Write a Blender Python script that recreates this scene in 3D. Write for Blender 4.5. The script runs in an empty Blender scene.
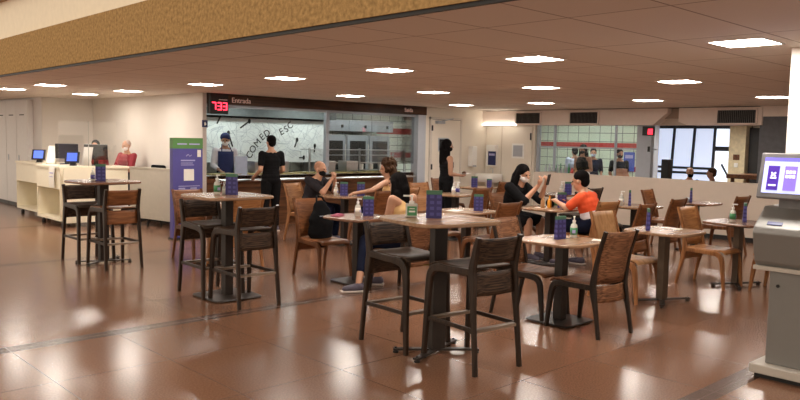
import bpy, bmesh, math, random
from mathutils import Vector, Matrix, Euler
random.seed(7)
PI = math.pi
scene = bpy.context.scene
COL = scene.collection

# ------------------------------------------------------------------ materials
def new_mat(name):
    m = bpy.data.materials.new(name); m.use_nodes = True
    nt = m.node_tree; nt.nodes.clear()
    o = nt.nodes.new('ShaderNodeOutputMaterial'); b = nt.nodes.new('ShaderNodeBsdfPrincipled')
    nt.links.new(b.outputs[0], o.inputs[0])
    return m, nt, b

def N(nt, t, **kw):
    n = nt.nodes.new(t)
    for k, v in kw.items():
        setattr(n, k, v)
    return n

def mat(name, col, rough=0.5, metal=0.0, var=0.12, scale=12.0, bump=0.0, spec=0.5, stretch=None, coat=0.0):
    """plain surface with a little procedural mottling"""
    m, nt, b = new_mat(name)
    tc = N(nt, 'ShaderNodeTexCoord'); mp = N(nt, 'ShaderNodeMapping')
    if stretch: mp.inputs['Scale'].default_value = stretch
    nz = N(nt, 'ShaderNodeTexNoise'); nz.inputs['Scale'].default_value = scale; nz.inputs['Detail'].default_value = 4
    nt.links.new(tc.outputs['Object'], mp.inputs[0]); nt.links.new(mp.outputs[0], nz.inputs['Vector'])
    r = N(nt, 'ShaderNodeValToRGB')
    c = Vector(col[:3])
    r.color_ramp.elements[0].position = 0.3; r.color_ramp.elements[1].position = 0.7
    r.color_ramp.elements[0].color = (*(c * (1 - var)), 1); r.color_ramp.elements[1].color = (*(c * (1 + var)), 1)
    nt.links.new(nz.outputs[0], r.inputs[0]); nt.links.new(r.outputs[0], b.inputs['Base Color'])
    b.inputs['Roughness'].default_value = rough; b.inputs['Metallic'].default_value = metal
    b.inputs['Specular IOR Level'].default_value = spec
    if coat: b.inputs['Coat Weight'].default_value = coat; b.inputs['Coat Roughness'].default_value = 0.15
    if bump:
        bp = N(nt, 'ShaderNodeBump'); bp.inputs['Strength'].default_value = bump; bp.inputs['Distance'].default_value = 0.01
        nt.links.new(nz.outputs[0], bp.inputs['Height']); nt.links.new(bp.outputs[0], b.inputs['Normal'])
    return m

def wood(name, dark, light, rough=0.42, axis='x', freq=55.0, bump=0.25, spec=0.3):
    """grain running along one axis (lines stacked along z for the bent ply panels)"""
    m, nt, b = new_mat(name)
    tc = N(nt, 'ShaderNodeTexCoord'); mp = N(nt, 'ShaderNodeMapping')
    mp.inputs['Scale'].default_value = {'x': (1.2, freq, freq), 'y': (freq, 1.2, freq), 'z': (freq, freq, 1.2)}[axis]
    nz = N(nt, 'ShaderNodeTexNoise'); nz.inputs['Scale'].default_value = 1.0; nz.inputs['Detail'].default_value = 3; nz.inputs['Distortion'].default_value = 0.6 if freq < 100 else 0.15
    nt.links.new(tc.outputs['Object'], mp.inputs[0]); nt.links.new(mp.outputs[0], nz.inputs['Vector'])
    n2 = N(nt, 'ShaderNodeTexNoise'); n2.inputs['Scale'].default_value = 3.0
    nt.links.new(tc.outputs['Object'], n2.inputs['Vector'])
    mx = N(nt, 'ShaderNodeMath', operation='MULTIPLY_ADD'); mx.inputs[1].default_value = 0.35
    nt.links.new(n2.outputs[0], mx.inputs[0]); nt.links.new(nz.outputs[0], mx.inputs[2])
    r = N(nt, 'ShaderNodeValToRGB')
    r.color_ramp.elements[0].position = 0.50; r.color_ramp.elements[1].position = 0.86
    r.color_ramp.elements[0].color = (*dark, 1); r.color_ramp.elements[1].color = (*light, 1)
    nt.links.new(mx.outputs[0], r.inputs[0]); nt.links.new(r.outputs[0], b.inputs['Base Color'])
    b.inputs['Roughness'].default_value = rough; b.inputs['Specular IOR Level'].default_value = spec
    bp = N(nt, 'ShaderNodeBump'); bp.inputs['Strength'].default_value = bump; bp.inputs['Distance'].default_value = 0.004
    nt.links.new(nz.outputs[0], bp.inputs['Height']); nt.links.new(bp.outputs[0], b.inputs['Normal'])
    return m

def emit(name, col, s):
    m, nt, b = new_mat(name)
    b.inputs['Base Color'].default_value = (*col, 1)
    b.inputs['Emission Color'].default_value = (*col, 1); b.inputs['Emission Strength'].default_value = s
    return m

def glass(name, tint=(1, 1, 1), alpha=0.12, rough=0.03):
    """thin architectural pane: mostly see-through with mirror reflections"""
    m, nt, b = new_mat(name)
    nt.nodes.remove(b)
    out = [n for n in nt.nodes if n.type == 'OUTPUT_MATERIAL'][0]
    t = N(nt, 'ShaderNodeBsdfTransparent'); t.inputs[0].default_value = (*tint, 1)
    g = N(nt, 'ShaderNodeBsdfGlossy'); g.inputs['Roughness'].default_value = rough
    fr = N(nt, 'ShaderNodeFresnel'); fr.inputs['IOR'].default_value = 1.45
    ad = N(nt, 'ShaderNodeMath', operation='MULTIPLY_ADD'); ad.inputs[1].default_value = 0.8; ad.inputs[2].default_value = alpha * 0.2
    mx = N(nt, 'ShaderNodeMixShader')
    nt.links.new(fr.outputs[0], ad.inputs[0]); nt.links.new(ad.outputs[0], mx.inputs[0])
    nt.links.new(t.outputs[0], mx.inputs[1]); nt.links.new(g.outputs[0], mx.inputs[2]); nt.links.new(mx.outputs[0], out.inputs[0])
    return m

def grid_mat(name, base, line, sx, sy, axes, lw=0.02, rough=0.4, speck=0.0, speck_scale=220, bands=None, spec=0.5, off=(0, 0), tint=0.06, patch=0.0, rvar=0.12):
    """rectangular tiles with joints, world-scaled, on two object axes"""
    m, nt, b = new_mat(name)
    tc = N(nt, 'ShaderNodeTexCoord'); sp = N(nt, 'ShaderNodeSeparateXYZ'); nt.links.new(tc.outputs['Object'], sp.inputs[0])
    masks = []; cells = []
    for ax, s, o in ((axes[0], sx, off[0]), (axes[1], sy, off[1])):
        d = N(nt, 'ShaderNodeMath', operation='MULTIPLY_ADD'); d.inputs[1].default_value = 1.0 / s; d.inputs[2].default_value = 1000 - o / s
        nt.links.new(sp.outputs['XYZ'.index(ax)], d.inputs[0])
        f = N(nt, 'ShaderNodeMath', operation='FRACT'); nt.links.new(d.outputs[0], f.inputs[0])
        fl = N(nt, 'ShaderNodeMath', operation='FLOOR'); nt.links.new(d.outputs[0], fl.inputs[0]); cells.append(fl)
        c = N(nt, 'ShaderNodeMath', operation='LESS_THAN'); c.inputs[1].default_value = lw / s
        nt.links.new(f.outputs[0], c.inputs[0]); masks.append(c)
    mxm = N(nt, 'ShaderNodeMath', operation='MAXIMUM'); nt.links.new(masks[0].outputs[0], mxm.inputs[0]); nt.links.new(masks[1].outputs[0], mxm.inputs[1])
    cb = N(nt, 'ShaderNodeCombineXYZ'); nt.links.new(cells[0].outputs[0], cb.inputs[0]); nt.links.new(cells[1].outputs[0], cb.inputs[1])
    wn = N(nt, 'ShaderNodeTexWhiteNoise'); nt.links.new(cb.outputs[0], wn.inputs['Vector'])
    nz = N(nt, 'ShaderNodeTexNoise'); nz.inputs['Scale'].default_value = speck_scale; nz.inputs['Detail'].default_value = 2
    nt.links.new(tc.outputs['Object'], nz.inputs['Vector'])
    pz = N(nt, 'ShaderNodeTexNoise'); pz.inputs['Scale'].default_value = 0.8; nt.links.new(tc.outputs['Object'], pz.inputs['Vector'])
    v = N(nt, 'ShaderNodeMath', operation='MULTIPLY_ADD'); v.inputs[1].default_value = tint; v.inputs[2].default_value = 1.0 - tint / 2
    nt.links.new(wn.outputs['Value'], v.inputs[0])
    v2 = N(nt, 'ShaderNodeMath', operation='MULTIPLY_ADD'); v2.inputs[1].default_value = speck * 2
    nt.links.new(nz.outputs[0], v2.inputs[0])
    v3 = N(nt, 'ShaderNodeMath', operation='SUBTRACT'); nt.links.new(v.outputs[0], v3.inputs[0]); v3.inputs[1].default_value = speck
    nt.links.new(v3.outputs[0], v2.inputs[2])
    v4 = N(nt, 'ShaderNodeMath', operation='MULTIPLY_ADD'); v4.inputs[1].default_value = patch; nt.links.new(pz.outputs[0], v4.inputs[0]); nt.links.new(v2.outputs[0], v4.inputs[2])
    cm = N(nt, 'ShaderNodeMix', data_type='RGBA', blend_type='MULTIPLY'); cm.inputs['Factor'].default_value = 1.0
    cm.inputs[6].default_value = (*base, 1)
    nt.links.new(v4.outputs[0], cm.inputs[7])
    last = cm; rough_masks = [mxm]
    if bands:
        for ax, period, o, w, colr in bands:
            d = N(nt, 'ShaderNodeMath', operation='MULTIPLY_ADD'); d.inputs[1].default_value = 1.0 / period; d.inputs[2].default_value = 1000 - o / period
            nt.links.new(sp.outputs['XYZ'.index(ax)], d.inputs[0])
            f = N(nt, 'ShaderNodeMath', operation='FRACT'); nt.links.new(d.outputs[0], f.inputs[0])
            c = N(nt, 'ShaderNodeMath', operation='LESS_THAN'); c.inputs[1].default_value = w / period; nt.links.new(f.outputs[0], c.inputs[0])
            rough_masks.append(c); bm_ = N(nt, 'ShaderNodeMix', data_type='RGBA'); bm_.inputs[7].default_value = (*colr, 1)
            nt.links.new(last.outputs[2], bm_.inputs[6]); nt.links.new(c.outputs[0], bm_.inputs['Factor']); last = bm_
    jm = N(nt, 'ShaderNodeMix', data_type='RGBA'); jm.inputs[7].default_value = (*line, 1)
    nt.links.new(mxm.outputs[0], jm.inputs['Factor']); nt.links.new(last.outputs[2], jm.inputs[6])
    nt.links.new(jm.outputs[2], b.inputs['Base Color'])
    b.inputs['Specular IOR Level'].default_value = spec
    rr = N(nt, 'ShaderNodeMath', operation='MULTIPLY_ADD'); rr.inputs[1].default_value = rvar; rr.inputs[2].default_value = rough
    nt.links.new(nz.outputs[0], rr.inputs[0]); lastr = rr
    for q in rough_masks:
        a_ = N(nt, 'ShaderNodeMath', operation='MULTIPLY_ADD'); a_.inputs[1].default_value = 0.05
        nt.links.new(q.outputs[0], a_.inputs[0]); nt.links.new(lastr.outputs[0], a_.inputs[2]); lastr = a_
    nt.links.new(lastr.outputs[0], b.inputs['Roughness'])
    return m

M = {}
M['floor'] = grid_mat('granite_floor', (0.215, 0.108, 0.064), (0.10, 0.050, 0.032), 0.80, 0.975, 'XY', 0.005, 0.19, 0.62, 85,
                      bands=[('Y', 3.9, 2.03, 0.16, (0.10, 0.05, 0.032))], spec=0.55, off=(0.11, 0.15), tint=0.12, patch=0.06, rvar=0.04)
M['ceiling'] = grid_mat('ceiling_tiles', (0.86, 0.78, 0.69), (0.40, 0.31, 0.25), 1.26, 0.63, 'XY', 0.012, 0.85, 0.05, 120, off=(3.77, 0.06), tint=0.05)
M['concrete'] = mat('bush_hammered_concrete', (0.40, 0.25, 0.105), 0.95, var=0.28, scale=30, bump=0.6, spec=0.1)
M['cream'] = mat('cream_upper_wall', (0.93, 0.82, 0.64), 0.7, var=0.03)
M['brownfascia'] = mat('brown_fascia', (0.36, 0.20, 0.10), 0.7)
M['dark'] = mat('near_black', (0.012, 0.011, 0.011), 0.5)
M['black_metal'] = mat('black_steel', (0.025, 0.023, 0.022), 0.38, metal=0.4)
M['wall'] = mat('warm_white_wall', (0.68, 0.62, 0.55), 0.6, var=0.02, scale=3)
M['wall2'] = mat('white_panel_wall', (0.78, 0.71, 0.61), 0.5, var=0.02, scale=3)
M['lowwall'] = mat('beige_low_wall', (0.60, 0.50, 0.41), 0.6, var=0.03, scale=5)
M['soffit'] = mat('pink_white_soffit', (0.86, 0.74, 0.66), 0.6, var=0.02)
M['greywall'] = mat('dark_grey_panel', (0.10, 0.10, 0.11), 0.5)
M['pillar'] = mat('white_pillar_paint', (0.92, 0.86, 0.80), 0.5, var=0.015)
M['desk'] = mat('cream_laminate', (0.86, 0.78, 0.60), 0.4, var=0.02)
M['deskgrey'] = mat('greige_laminate', (0.44, 0.40, 0.33), 0.45, var=0.03)
M['locker'] = mat('pale_grey_laminate', (0.74, 0.71, 0.69), 0.45, var=0.02)
M['steel'] = mat('brushed_steel', (0.60, 0.61, 0.62), 0.28, metal=0.9, var=0.08, stretch=(1, 1, 30))
M['alu'] = mat('grey_aluminium', (0.42, 0.45, 0.50), 0.4, metal=0.3, var=0.04)
M['pillargrey'] = mat('blue_grey_post', (0.44, 0.47, 0.52), 0.5, var=0.03)
M['signwood'] = wood('sign_board_wood', (0.030, 0.012, 0.006), (0.085, 0.035, 0.016), 0.45, 'x', 25)
M['counterwood'] = wood('counter_front_wood', (0.075, 0.030, 0.014), (0.19, 0.080, 0.034), 0.4, 'x', 18)
M['tile'] = grid_mat('white_kitchen_tiles', (0.74, 0.80, 0.74), (0.16, 0.18, 0.17), 0.31, 0.21, 'XZ', 0.014, 0.22, 0.02, 30)
M['tileX'] = grid_mat('green_white_kitchen_tiles', (0.70, 0.80, 0.66), (0.13, 0.16, 0.13), 0.31, 0.21, 'YZ', 0.014, 0.22, 0.02, 30)
M['redtile'] = mat('red_tile_band', (0.45, 0.035, 0.03), 0.3)
M['artboard'] = mat('white_mural_board', (0.78, 0.82, 0.80), 0.4, var=0.05, scale=8)
M['kitchenwall'] = mat('kitchen_grey_wall', (0.40, 0.42, 0.42), 0.5)
M['kitchendark'] = mat('kitchen_dark_void', (0.10, 0.11, 0.11), 0.6)
M['glass'] = glass('clear_glass')
M['ovenglass'] = mat('dark_oven_glass', (0.018, 0.02, 0.022), 0.12)
M['acrylic'] = glass('clear_acrylic', alpha=0.15)
M['stool_leg'] = wood('stool_frame_dark_wood', (0.014, 0.008, 0.005), (0.040, 0.021, 0.012), 0.40, 'z', 40, 0.1)
M['stool_ply'] = wood('stool_dark_ply', (0.008, 0.005, 0.003), (0.105, 0.058, 0.034), 0.55, 'x', 110, 0.4)
M['stool_rail'] = wood('foot_rail_worn_wood', (0.10, 0.07, 0.05), (0.30, 0.22, 0.16), 0.4, 'x', 40)
M['chair_leg'] = wood('chair_frame_brown_wood', (0.10, 0.036, 0.013), (0.24, 0.095, 0.036), 0.38, 'z', 40, 0.1)
M['chair_ply'] = wood('chair_brown_ply', (0.12, 0.042, 0.015), (0.30, 0.120, 0.046), 0.4, 'x', 30)
M['chair_ply_honey'] = wood('chair_honey_ply', (0.26, 0.105, 0.036), (0.50, 0.24, 0.095), 0.4, 'x', 30)
M['chair_leg_honey'] = wood('chair_frame_honey_wood', (0.20, 0.080, 0.028), (0.40, 0.18, 0.070), 0.38, 'z', 40, 0.1)
M['chair_ply_striped'] = wood('chair_striped_ply', (0.085, 0.034, 0.016), (0.34, 0.155, 0.075), 0.55, 'x', 105, 0.4)
M['chair_leg_dark'] = wood('chair_frame_black_brown', (0.010, 0.006, 0.004), (0.032, 0.018, 0.011), 0.40, 'z', 40, 0.1)
M['chair_ply_tan'] = wood('chair_tan_ply', (0.36, 0.185, 0.080), (0.56, 0.32, 0.15), 0.42, 'z', 22)
M['top'] = wood('table_top_wood', (0.26, 0.14, 0.075), (0.40, 0.245, 0.145), 0.27, 'x', 30, 0.02, 0.5)
M['top_red'] = wood('table_top_red_wood', (0.16, 0.075, 0.042), (0.27, 0.14, 0.085), 0.25, 'x', 30, 0.02, 0.5)
M['column'] = mat('dark_column', (0.024, 0.016, 0.012), 0.42, var=0.2)
M['column_bronze'] = mat('bronze_column', (0.095, 0.065, 0.042), 0.42, metal=0.2, var=0.15)
M['purple'] = grid_mat('purple_card_print', (0.075, 0.070, 0.27), (0.036, 0.028, 0.15), 0.052, 0.044, 'XZ', 0.020, 0.45, 0.1, 90)
M['totem'] = mat('violet_totem_print', (0.085, 0.075, 0.29), 0.5, var=0.04)
M['green'] = mat('green_print', (0.10, 0.25, 0.07), 0.5, var=0.05)
M['header_green'] = mat('dark_green_header', (0.055, 0.16, 0.09), 0.5)
M['print'] = mat('pale_printing', (0.42, 0.40, 0.66), 0.6, var=0.05)
M['white'] = mat('white_paint', (0.86, 0.84, 0.80), 0.5, var=0.02)
M['paper'] = mat('white_paper', (0.86, 0.82, 0.74), 0.7, var=0.02)
M['bottle'] = mat('cloudy_plastic', (0.62, 0.60, 0.54), 0.25, var=0.05)
M['gel'] = mat('green_gel_label', (0.06, 0.27, 0.11), 0.3)
M['red'] = mat('ketchup_red', (0.55, 0.02, 0.015), 0.35)
M['yellow'] = mat('mustard_yellow', (0.80, 0.33, 0.02), 0.35)
M['poster_blue'] = mat('blue_poster_print', (0.06, 0.10, 0.46), 0.5)
M['magenta'] = mat('magenta_cloth', (0.38, 0.09, 0.16), 0.7)
M['kiosk'] = mat('kiosk_grey_metal', (0.255, 0.25, 0.238), 0.42, metal=0.15, var=0.02)
M['kiosk_lt'] = mat('kiosk_base_pale', (0.62, 0.58, 0.52), 0.42, var=0.02)
M['kiosk_bezel'] = mat('kiosk_bezel_grey', (0.20, 0.195, 0.20), 0.4)
M['screen_bg'] = emit('screen_pale', (0.50, 0.55, 0.95), 0.75)
M['screen_hdr'] = emit('screen_header', (0.16, 0.14, 0.75), 0.6)
M['screen_card'] = emit('screen_violet', (0.07, 0.02, 0.36), 0.5)
M['screen_card2'] = emit('screen_lavender', (0.24, 0.16, 0.62), 0.6)
M['screen_white'] = emit('screen_white', (0.9, 0.9, 1), 0.6)
M['screen_blue'] = emit('tablet_blue', (0.07, 0.14, 0.75), 0.8)
M['led'] = emit('red_led', (1.0, 0.03, 0.06), 3.5)
M['exit_red'] = emit('red_sign_light', (1.0, 0.03, 0.06), 1.6)
M['blue_slot'] = mat('blue_card_slot', (0.012, 0.02, 0.16), 0.3)
M['lamp'] = emit('lamp_diffuser', (1.0, 0.92, 0.83), 45.0)
M['lamp_dim'] = emit('dim_tube', (1.0, 0.92, 0.80), 5.0)
M['lamp_k'] = emit('kitchen_tube', (0.90, 1.0, 0.95), 12.0)
M['sky_glass'] = emit('daylit_frosted_window', (0.62, 0.70, 0.90), 0.60)
M['sky_bright'] = emit('daylit_clear_window', (0.80, 0.88, 1.0), 0.75)
M['mullion'] = mat('dark_mullion', (0.02, 0.022, 0.028), 0.4)
M['beige'] = mat('pale_yellow_pillar', (0.72, 0.62, 0.40), 0.6)
M['grille'] = mat('dark_grille', (0.14, 0.13, 0.12), 0.5)
M['brass'] = mat('brass_tag', (0.55, 0.38, 0.12), 0.3, metal=0.9)
M['skin_a'] = mat('skin_light', (0.56, 0.30, 0.19), 0.5, var=0.05)
M['skin_b'] = mat('skin_tan', (0.42, 0.205, 0.120), 0.5, var=0.05)
M['hair_black'] = mat('black_hair', (0.006, 0.005, 0.005), 0.8, spec=0.06, var=0.3, scale=30, bump=0.5, stretch=(4, 4, 1))
M['hair_brown'] = mat('curly_brown_hair', (0.055, 0.027, 0.013), 0.75, var=0.7, scale=45, bump=1.0, spec=0.15)
M['hair_grey'] = mat('cropped_grey_hair', (0.55, 0.42, 0.36), 0.6)
M['cloth_black'] = mat('black_cloth', (0.010, 0.010, 0.011), 0.9, var=0.2, spec=0.08)
M['cloth_char'] = mat('charcoal_cloth', (0.030, 0.027, 0.031), 0.9, var=0.2, spec=0.1)
M['cloth_navy'] = mat('navy_cloth', (0.010, 0.013, 0.030), 0.9, var=0.2, spec=0.1)
M['cloth_apron'] = mat('navy_apron_cloth', (0.022, 0.032, 0.115), 0.85, var=0.1)
M['cloth_white'] = mat('white_cloth', (0.74, 0.70, 0.74), 0.85, var=0.05)
M['cloth_blue'] = mat('pale_blue_cloth', (0.46, 0.52, 0.66), 0.85, var=0.05)
M['cloth_orange'] = mat('orange_cloth', (0.85, 0.10, 0.025), 0.8, var=0.05)
M['cloth_red'] = mat('dark_red_cloth', (0.26, 0.018, 0.028), 0.8, var=0.1)
M['cloth_tan'] = mat('pale_yellow_cloth', (0.72, 0.46, 0.20), 0.8, var=0.05)
M['mask_white'] = mat('white_mask_cloth', (0.82, 0.76, 0.74), 0.8, var=0.02)
M['shoe'] = mat('grey_trainer', (0.10, 0.085, 0.12), 0.6)
M['sole'] = mat('pale_sole', (0.62, 0.55, 0.50), 0.6)
M['pink'] = mat('pink_laces', (0.65, 0.07, 0.15), 0.6)
M['eye'] = mat('dark_eye', (0.015, 0.010, 0.008), 0.2)
M['ink'] = mat('black_ink', (0.015, 0.015, 0.015), 0.6)
M['pinkish'] = emit('emissive_letters', (0.75, 0.50, 0.42), 0.12)  # pinkish letters with a faint emission of their own
M['food'] = mat('mixed_food', (0.35, 0.30, 0.12), 0.6, var=0.7, scale=20)

# ------------------------------------------------------------------ geometry helpers
class MB:
    def __init__(s): s.bm = bmesh.new()
    def box(s, c, d, rot=None, taper=None):
        hx, hy, hz = d[0] / 2, d[1] / 2, d[2] / 2
        vs = []
        R_ = Euler(rot).to_matrix() if rot else None
        for z in (-hz, hz):
            k = taper if (taper and z > 0) else 1.0
            for x, y in ((-hx, -hy), (hx, -hy), (hx, hy), (-hx, hy)):
                v = Vector((x * k, y * k, z))
                if R_: v = R_ @ v
                vs.append(s.bm.verts.new(v + Vector(c)))
        for f in ((0, 3, 2, 1), (4, 5, 6, 7), (0, 1, 5, 4), (1, 2, 6, 5), (2, 3, 7, 6), (3, 0, 4, 7)):
            s.bm.faces.new([vs[i] for i in f])
        return s
    def bb(s, x0, x1, y0, y1, z0, z1):
        return s.box(((x0 + x1) / 2, (y0 + y1) / 2, (z0 + z1) / 2), (abs(x1 - x0), abs(y1 - y0), abs(z1 - z0)))
    def rings(s, rings, cap=True):
        vr = [[s.bm.verts.new(p) for p in r] for r in rings]
        n = len(vr[0])
        for a, b in zip(vr[:-1], vr[1:]):
            for i in range(n):
                s.bm.faces.new((a[i], a[(i + 1) % n], b[(i + 1) % n], b[i]))
        if cap:
            s.bm.faces.new(list(reversed(vr[0]))); s.bm.faces.new(vr[-1])
        return s
    def lathe(s, prof, c=(0, 0, 0), n=16):
        c = Vector(c)
        return s.rings([[c + Vector((r * math.cos(2 * PI * i / n), r * math.sin(2 * PI * i / n), z)) for i in range(n)] for r, z in prof])
    def tube(s, pts, r, n=8):
        pts = [Vector(p) for p in pts]
        rr = r if isinstance(r, (list, tuple)) else [r] * len(pts)
        rings = []
        ref = None
        for i, p in enumerate(pts):
            t = (pts[min(i + 1, len(pts) - 1)] - pts[max(i - 1, 0)]).normalized()
            if ref is None:
                ref = Vector((0, 0, 1)) if abs(t.z) < 0.9 else Vector((1, 0, 0))
            u = t.cross(ref).normalized(); w = t.cross(u).normalized() * -1
            ref = w
            rings.append([p + rr[i] * (math.cos(2 * PI * k / n) * u + math.sin(2 * PI * k / n) * w) for k in range(n)])
        return s.rings(rings)
    def sweep(s, pts, hx, ht, side=(1, 0, 0)):
        """rectangular section along a path; hx half-size along side, ht half-size across"""
        pts = [Vector(p) for p in pts]; sd = Vector(side)
        rings = []
        for i, p in enumerate(pts):
            t = (pts[min(i + 1, len(pts) - 1)] - pts[max(i - 1, 0)]).normalized()
            u = (sd - t * sd.dot(t)).normalized(); w = t.cross(u).normalized()
            a = hx[i] if isinstance(hx, (list, tuple)) else hx
            b = ht[i] if isinstance(ht, (list, tuple)) else ht
            c = 0.3
            q = []
            for (sa, sb) in ((1, 1), (-1, 1), (-1, -1), (1, -1)):
                if sa * sb > 0:
                    q += [(sa * a, sb * b * (1 - c)), (sa * a * (1 - c), sb * b)]
                else:
                    q += [(sa * a * (1 - c), sb * b), (sa * a, sb * b * (1 - c))]
            rings.append([p + u * x + w * y for x, y in q])
        return s.rings(rings)
    def prism(s, poly, axis, a, b):
        """poly in the two other axes, extruded along axis from a to b"""
        def mk(p, q):
            return {'x': (q, p[0], p[1]), 'y': (p[0], q, p[1]), 'z': (p[0], p[1], q)}[axis]
        return s.rings([[Vector(mk(p, a)) for p in poly], [Vector(mk(p, b)) for p in poly]])
    def surf(s, fn, nu, nv, th):
        """fn(u,v)->(point); thickened along its normal"""
        P = [[Vector(fn(i / nu, j / nv)) for j in range(nv + 1)] for i in range(nu + 1)]
        def nrm(i, j):
            a = P[min(i + 1, nu)][j] - P[max(i - 1, 0)][j]; b = P[i][min(j + 1, nv)] - P[i][max(j - 1, 0)]
            return a.cross(b).normalized()
        A = [[s.bm.verts.new(P[i][j] + nrm(i, j) * th / 2) for j in range(nv + 1)] for i in range(nu + 1)]
        B = [[s.bm.verts.new(P[i][j] - nrm(i, j) * th / 2) for j in range(nv + 1)] for i in range(nu + 1)]
        f = s.bm.faces.new
        for i in range(nu):
            for j in range(nv):
                f((A[i][j], A[i + 1][j], A[i + 1][j + 1], A[i][j + 1])); f((B[i][j], B[i][j + 1], B[i + 1][j + 1], B[i + 1][j]))
        for i in range(nu):
            f((A[i][0], B[i][0], B[i + 1][0], A[i + 1][0])); f((A[i][nv], A[i + 1][nv], B[i + 1][nv], B[i][nv]))
        for j in range(nv):
            f((A[0][j], A[0][j + 1], B[0][j + 1], B[0][j])); f((A[nu][j], B[nu][j], B[nu][j + 1], A[nu][j + 1]))
        return s
    def ell(s, c, r, rot=None, seg=16, ring=10, front=None):
        c = Vector(c); R_ = rot.to_matrix() if isinstance(rot, Euler) else rot
        def P(th, ph):
            v = Vector((r[0] * math.sin(th) * math.cos(ph), r[1] * math.sin(th) * math.sin(ph), r[2] * math.cos(th)))
            return c + (R_ @ v if R_ else v)
        top = s.bm.verts.new(P(0, 0)); bot = s.bm.verts.new(P(PI, 0))
        rows = [[s.bm.verts.new(P(PI * i / ring, 2 * PI * j / seg)) for j in range(seg)] for i in range(1, ring)]
        for j in range(seg):
            k = (j + 1) % seg
            s.bm.faces.new((top, rows[0][j], rows[0][k])); s.bm.faces.new((bot, rows[-1][k], rows[-1][j]))
            for a, b in zip(rows[:-1], rows[1:]):
                s.bm.faces.new((a[j], b[j], b[k], a[k]))
        return s
    def cap(s, a, b, ra, rb, seg=12):
        """tapered limb with round ends"""
        a = Vector(a); b = Vector(b); t = (b - a)
        L = t.length; t = t / L if L > 1e-6 else Vector((0, 0, 1))
        ref = Vector((0, 0, 1)) if abs(t.z) < 0.9 else Vector((1, 0, 0))
        u = t.cross(ref).normalized(); w = t.cross(u).normalized()
        rings = []
        for ang in (80, 50, 20): rings.append((a - t * ra * math.sin(math.radians(ang)), ra * math.cos(math.radians(ang))))
        rings += [(a, ra), (b, rb)]
        for ang in (20, 50, 80): rings.append((b + t * rb * math.sin(math.radians(ang)), rb * math.cos(math.radians(ang))))
        return s.rings([[p + r * (math.cos(2 * PI * k / seg) * u + math.sin(2 * PI * k / seg) * w) for k in range(seg)] for p, r in rings])
    def slab(s, sx, sy, z0, z1, n=4.0, k=40, cx=0, cy=0, lip=0.006):
        def ring(f, z):
            out = []
            for i in range(k):
                a = 2 * PI * i / k; c_, s_ = math.cos(a), math.sin(a)
                out.append(Vector((cx + (sx - f) * math.copysign(abs(c_) ** (2 / n), c_), cy + (sy - f) * math.copysign(abs(s_) ** (2 / n), s_), z)))
            return out
        return s.rings([ring(lip * 2, z0), ring(0, z0 + lip), ring(0, z1 - lip), ring(lip, z1)])

def obj(name, mb, material, parent=None, smooth=False, bevel=0.0, loc=None, rotz=0.0):
    bm = mb.bm if isinstance(mb, MB) else mb
    bmesh.ops.recalc_face_normals(bm, faces=bm.faces)
    me = bpy.data.meshes.new(name); bm.to_mesh(me); bm.free()
    me.materials.append(M[material] if isinstance(material, str) else material)
    if smooth:
        for p in me.polygons: p.use_smooth = True
    o = bpy.data.objects.new(name, me); COL.objects.link(o)
    if parent: o.parent = parent
    if loc: o.location = loc
    if rotz: o.rotation_euler.z = rotz
    if bevel:
        bv = o.modifiers.new('bevel', 'BEVEL'); bv.width = bevel; bv.segments = 2; bv.limit_method = 'ANGLE'
    return o

def tag(o, label, cat, group=None):
    o['label'] = label; o['category'] = cat
    if group: o['group'] = group
    return o
def thing(name, label, cat, loc=(0, 0, 0), rotz=0.0, group=None):
    o = bpy.data.objects.new(name, None); COL.objects.link(o); o.empty_display_size = 0.1
    o.location = loc; o.rotation_euler.z = rotz
    return tag(o, label, cat, group)
def struct(name, mb, material, parent=None, **kw):
    o = obj(name, mb, material, parent, **kw)
    if not parent: o['kind'] = 'structure'
    return o
KIDS = {}
def dup(root, loc, rotz, label, group=None, swap=None):
    kids = [o for o in COL.objects if o.parent is root]
    r = root.copy(); COL.objects.link(r); r.location = loc; r.rotation_euler = (0, 0, rotz); r['label'] = label
    if group: r['group'] = group
    def put(ch, par):
        c = ch.copy(); COL.objects.link(c); c.parent = par
        if swap and c.type == 'MESH':
            old = c.data.materials[0]
            if old and old.name in swap:
                c.material_slots[0].link = 'OBJECT'; c.material_slots[0].material = M[swap[old.name]]
        return c
    for ch in kids:
        c = put(ch, r)
        for g in [o for o in COL.objects if o.parent is ch]: put(g, c)
    return r
def text_mb(txt, size, depth=0.004):
    cu = bpy.data.curves.new('t', 'FONT'); cu.body = txt; cu.size = size; cu.extrude = depth; cu.align_x = 'CENTER'; cu.align_y = 'CENTER'
    to = bpy.data.objects.new('t', cu); COL.objects.link(to)
    dg = bpy.context.evaluated_depsgraph_get(); me = bpy.data.meshes.new_from_object(to.evaluated_get(dg))
    bm = bmesh.new(); bm.from_mesh(me)
    bpy.data.objects.remove(to); bpy.data.meshes.remove(me); bpy.data.curves.remove(cu)
    return bm
def xf(bm, mtx):
    bmesh.ops.transform(bm, matrix=mtx, verts=bm.verts); return bm

# orientation of lettering on a wall facing -Y
FACE_MY = Matrix.Rotation(PI / 2, 4, 'X')
# lettering on a wall facing -X
FACE_MX = Matrix.Rotation(-PI / 2, 4, 'Z') @ Matrix.Rotation(PI / 2, 4, 'X')

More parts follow.
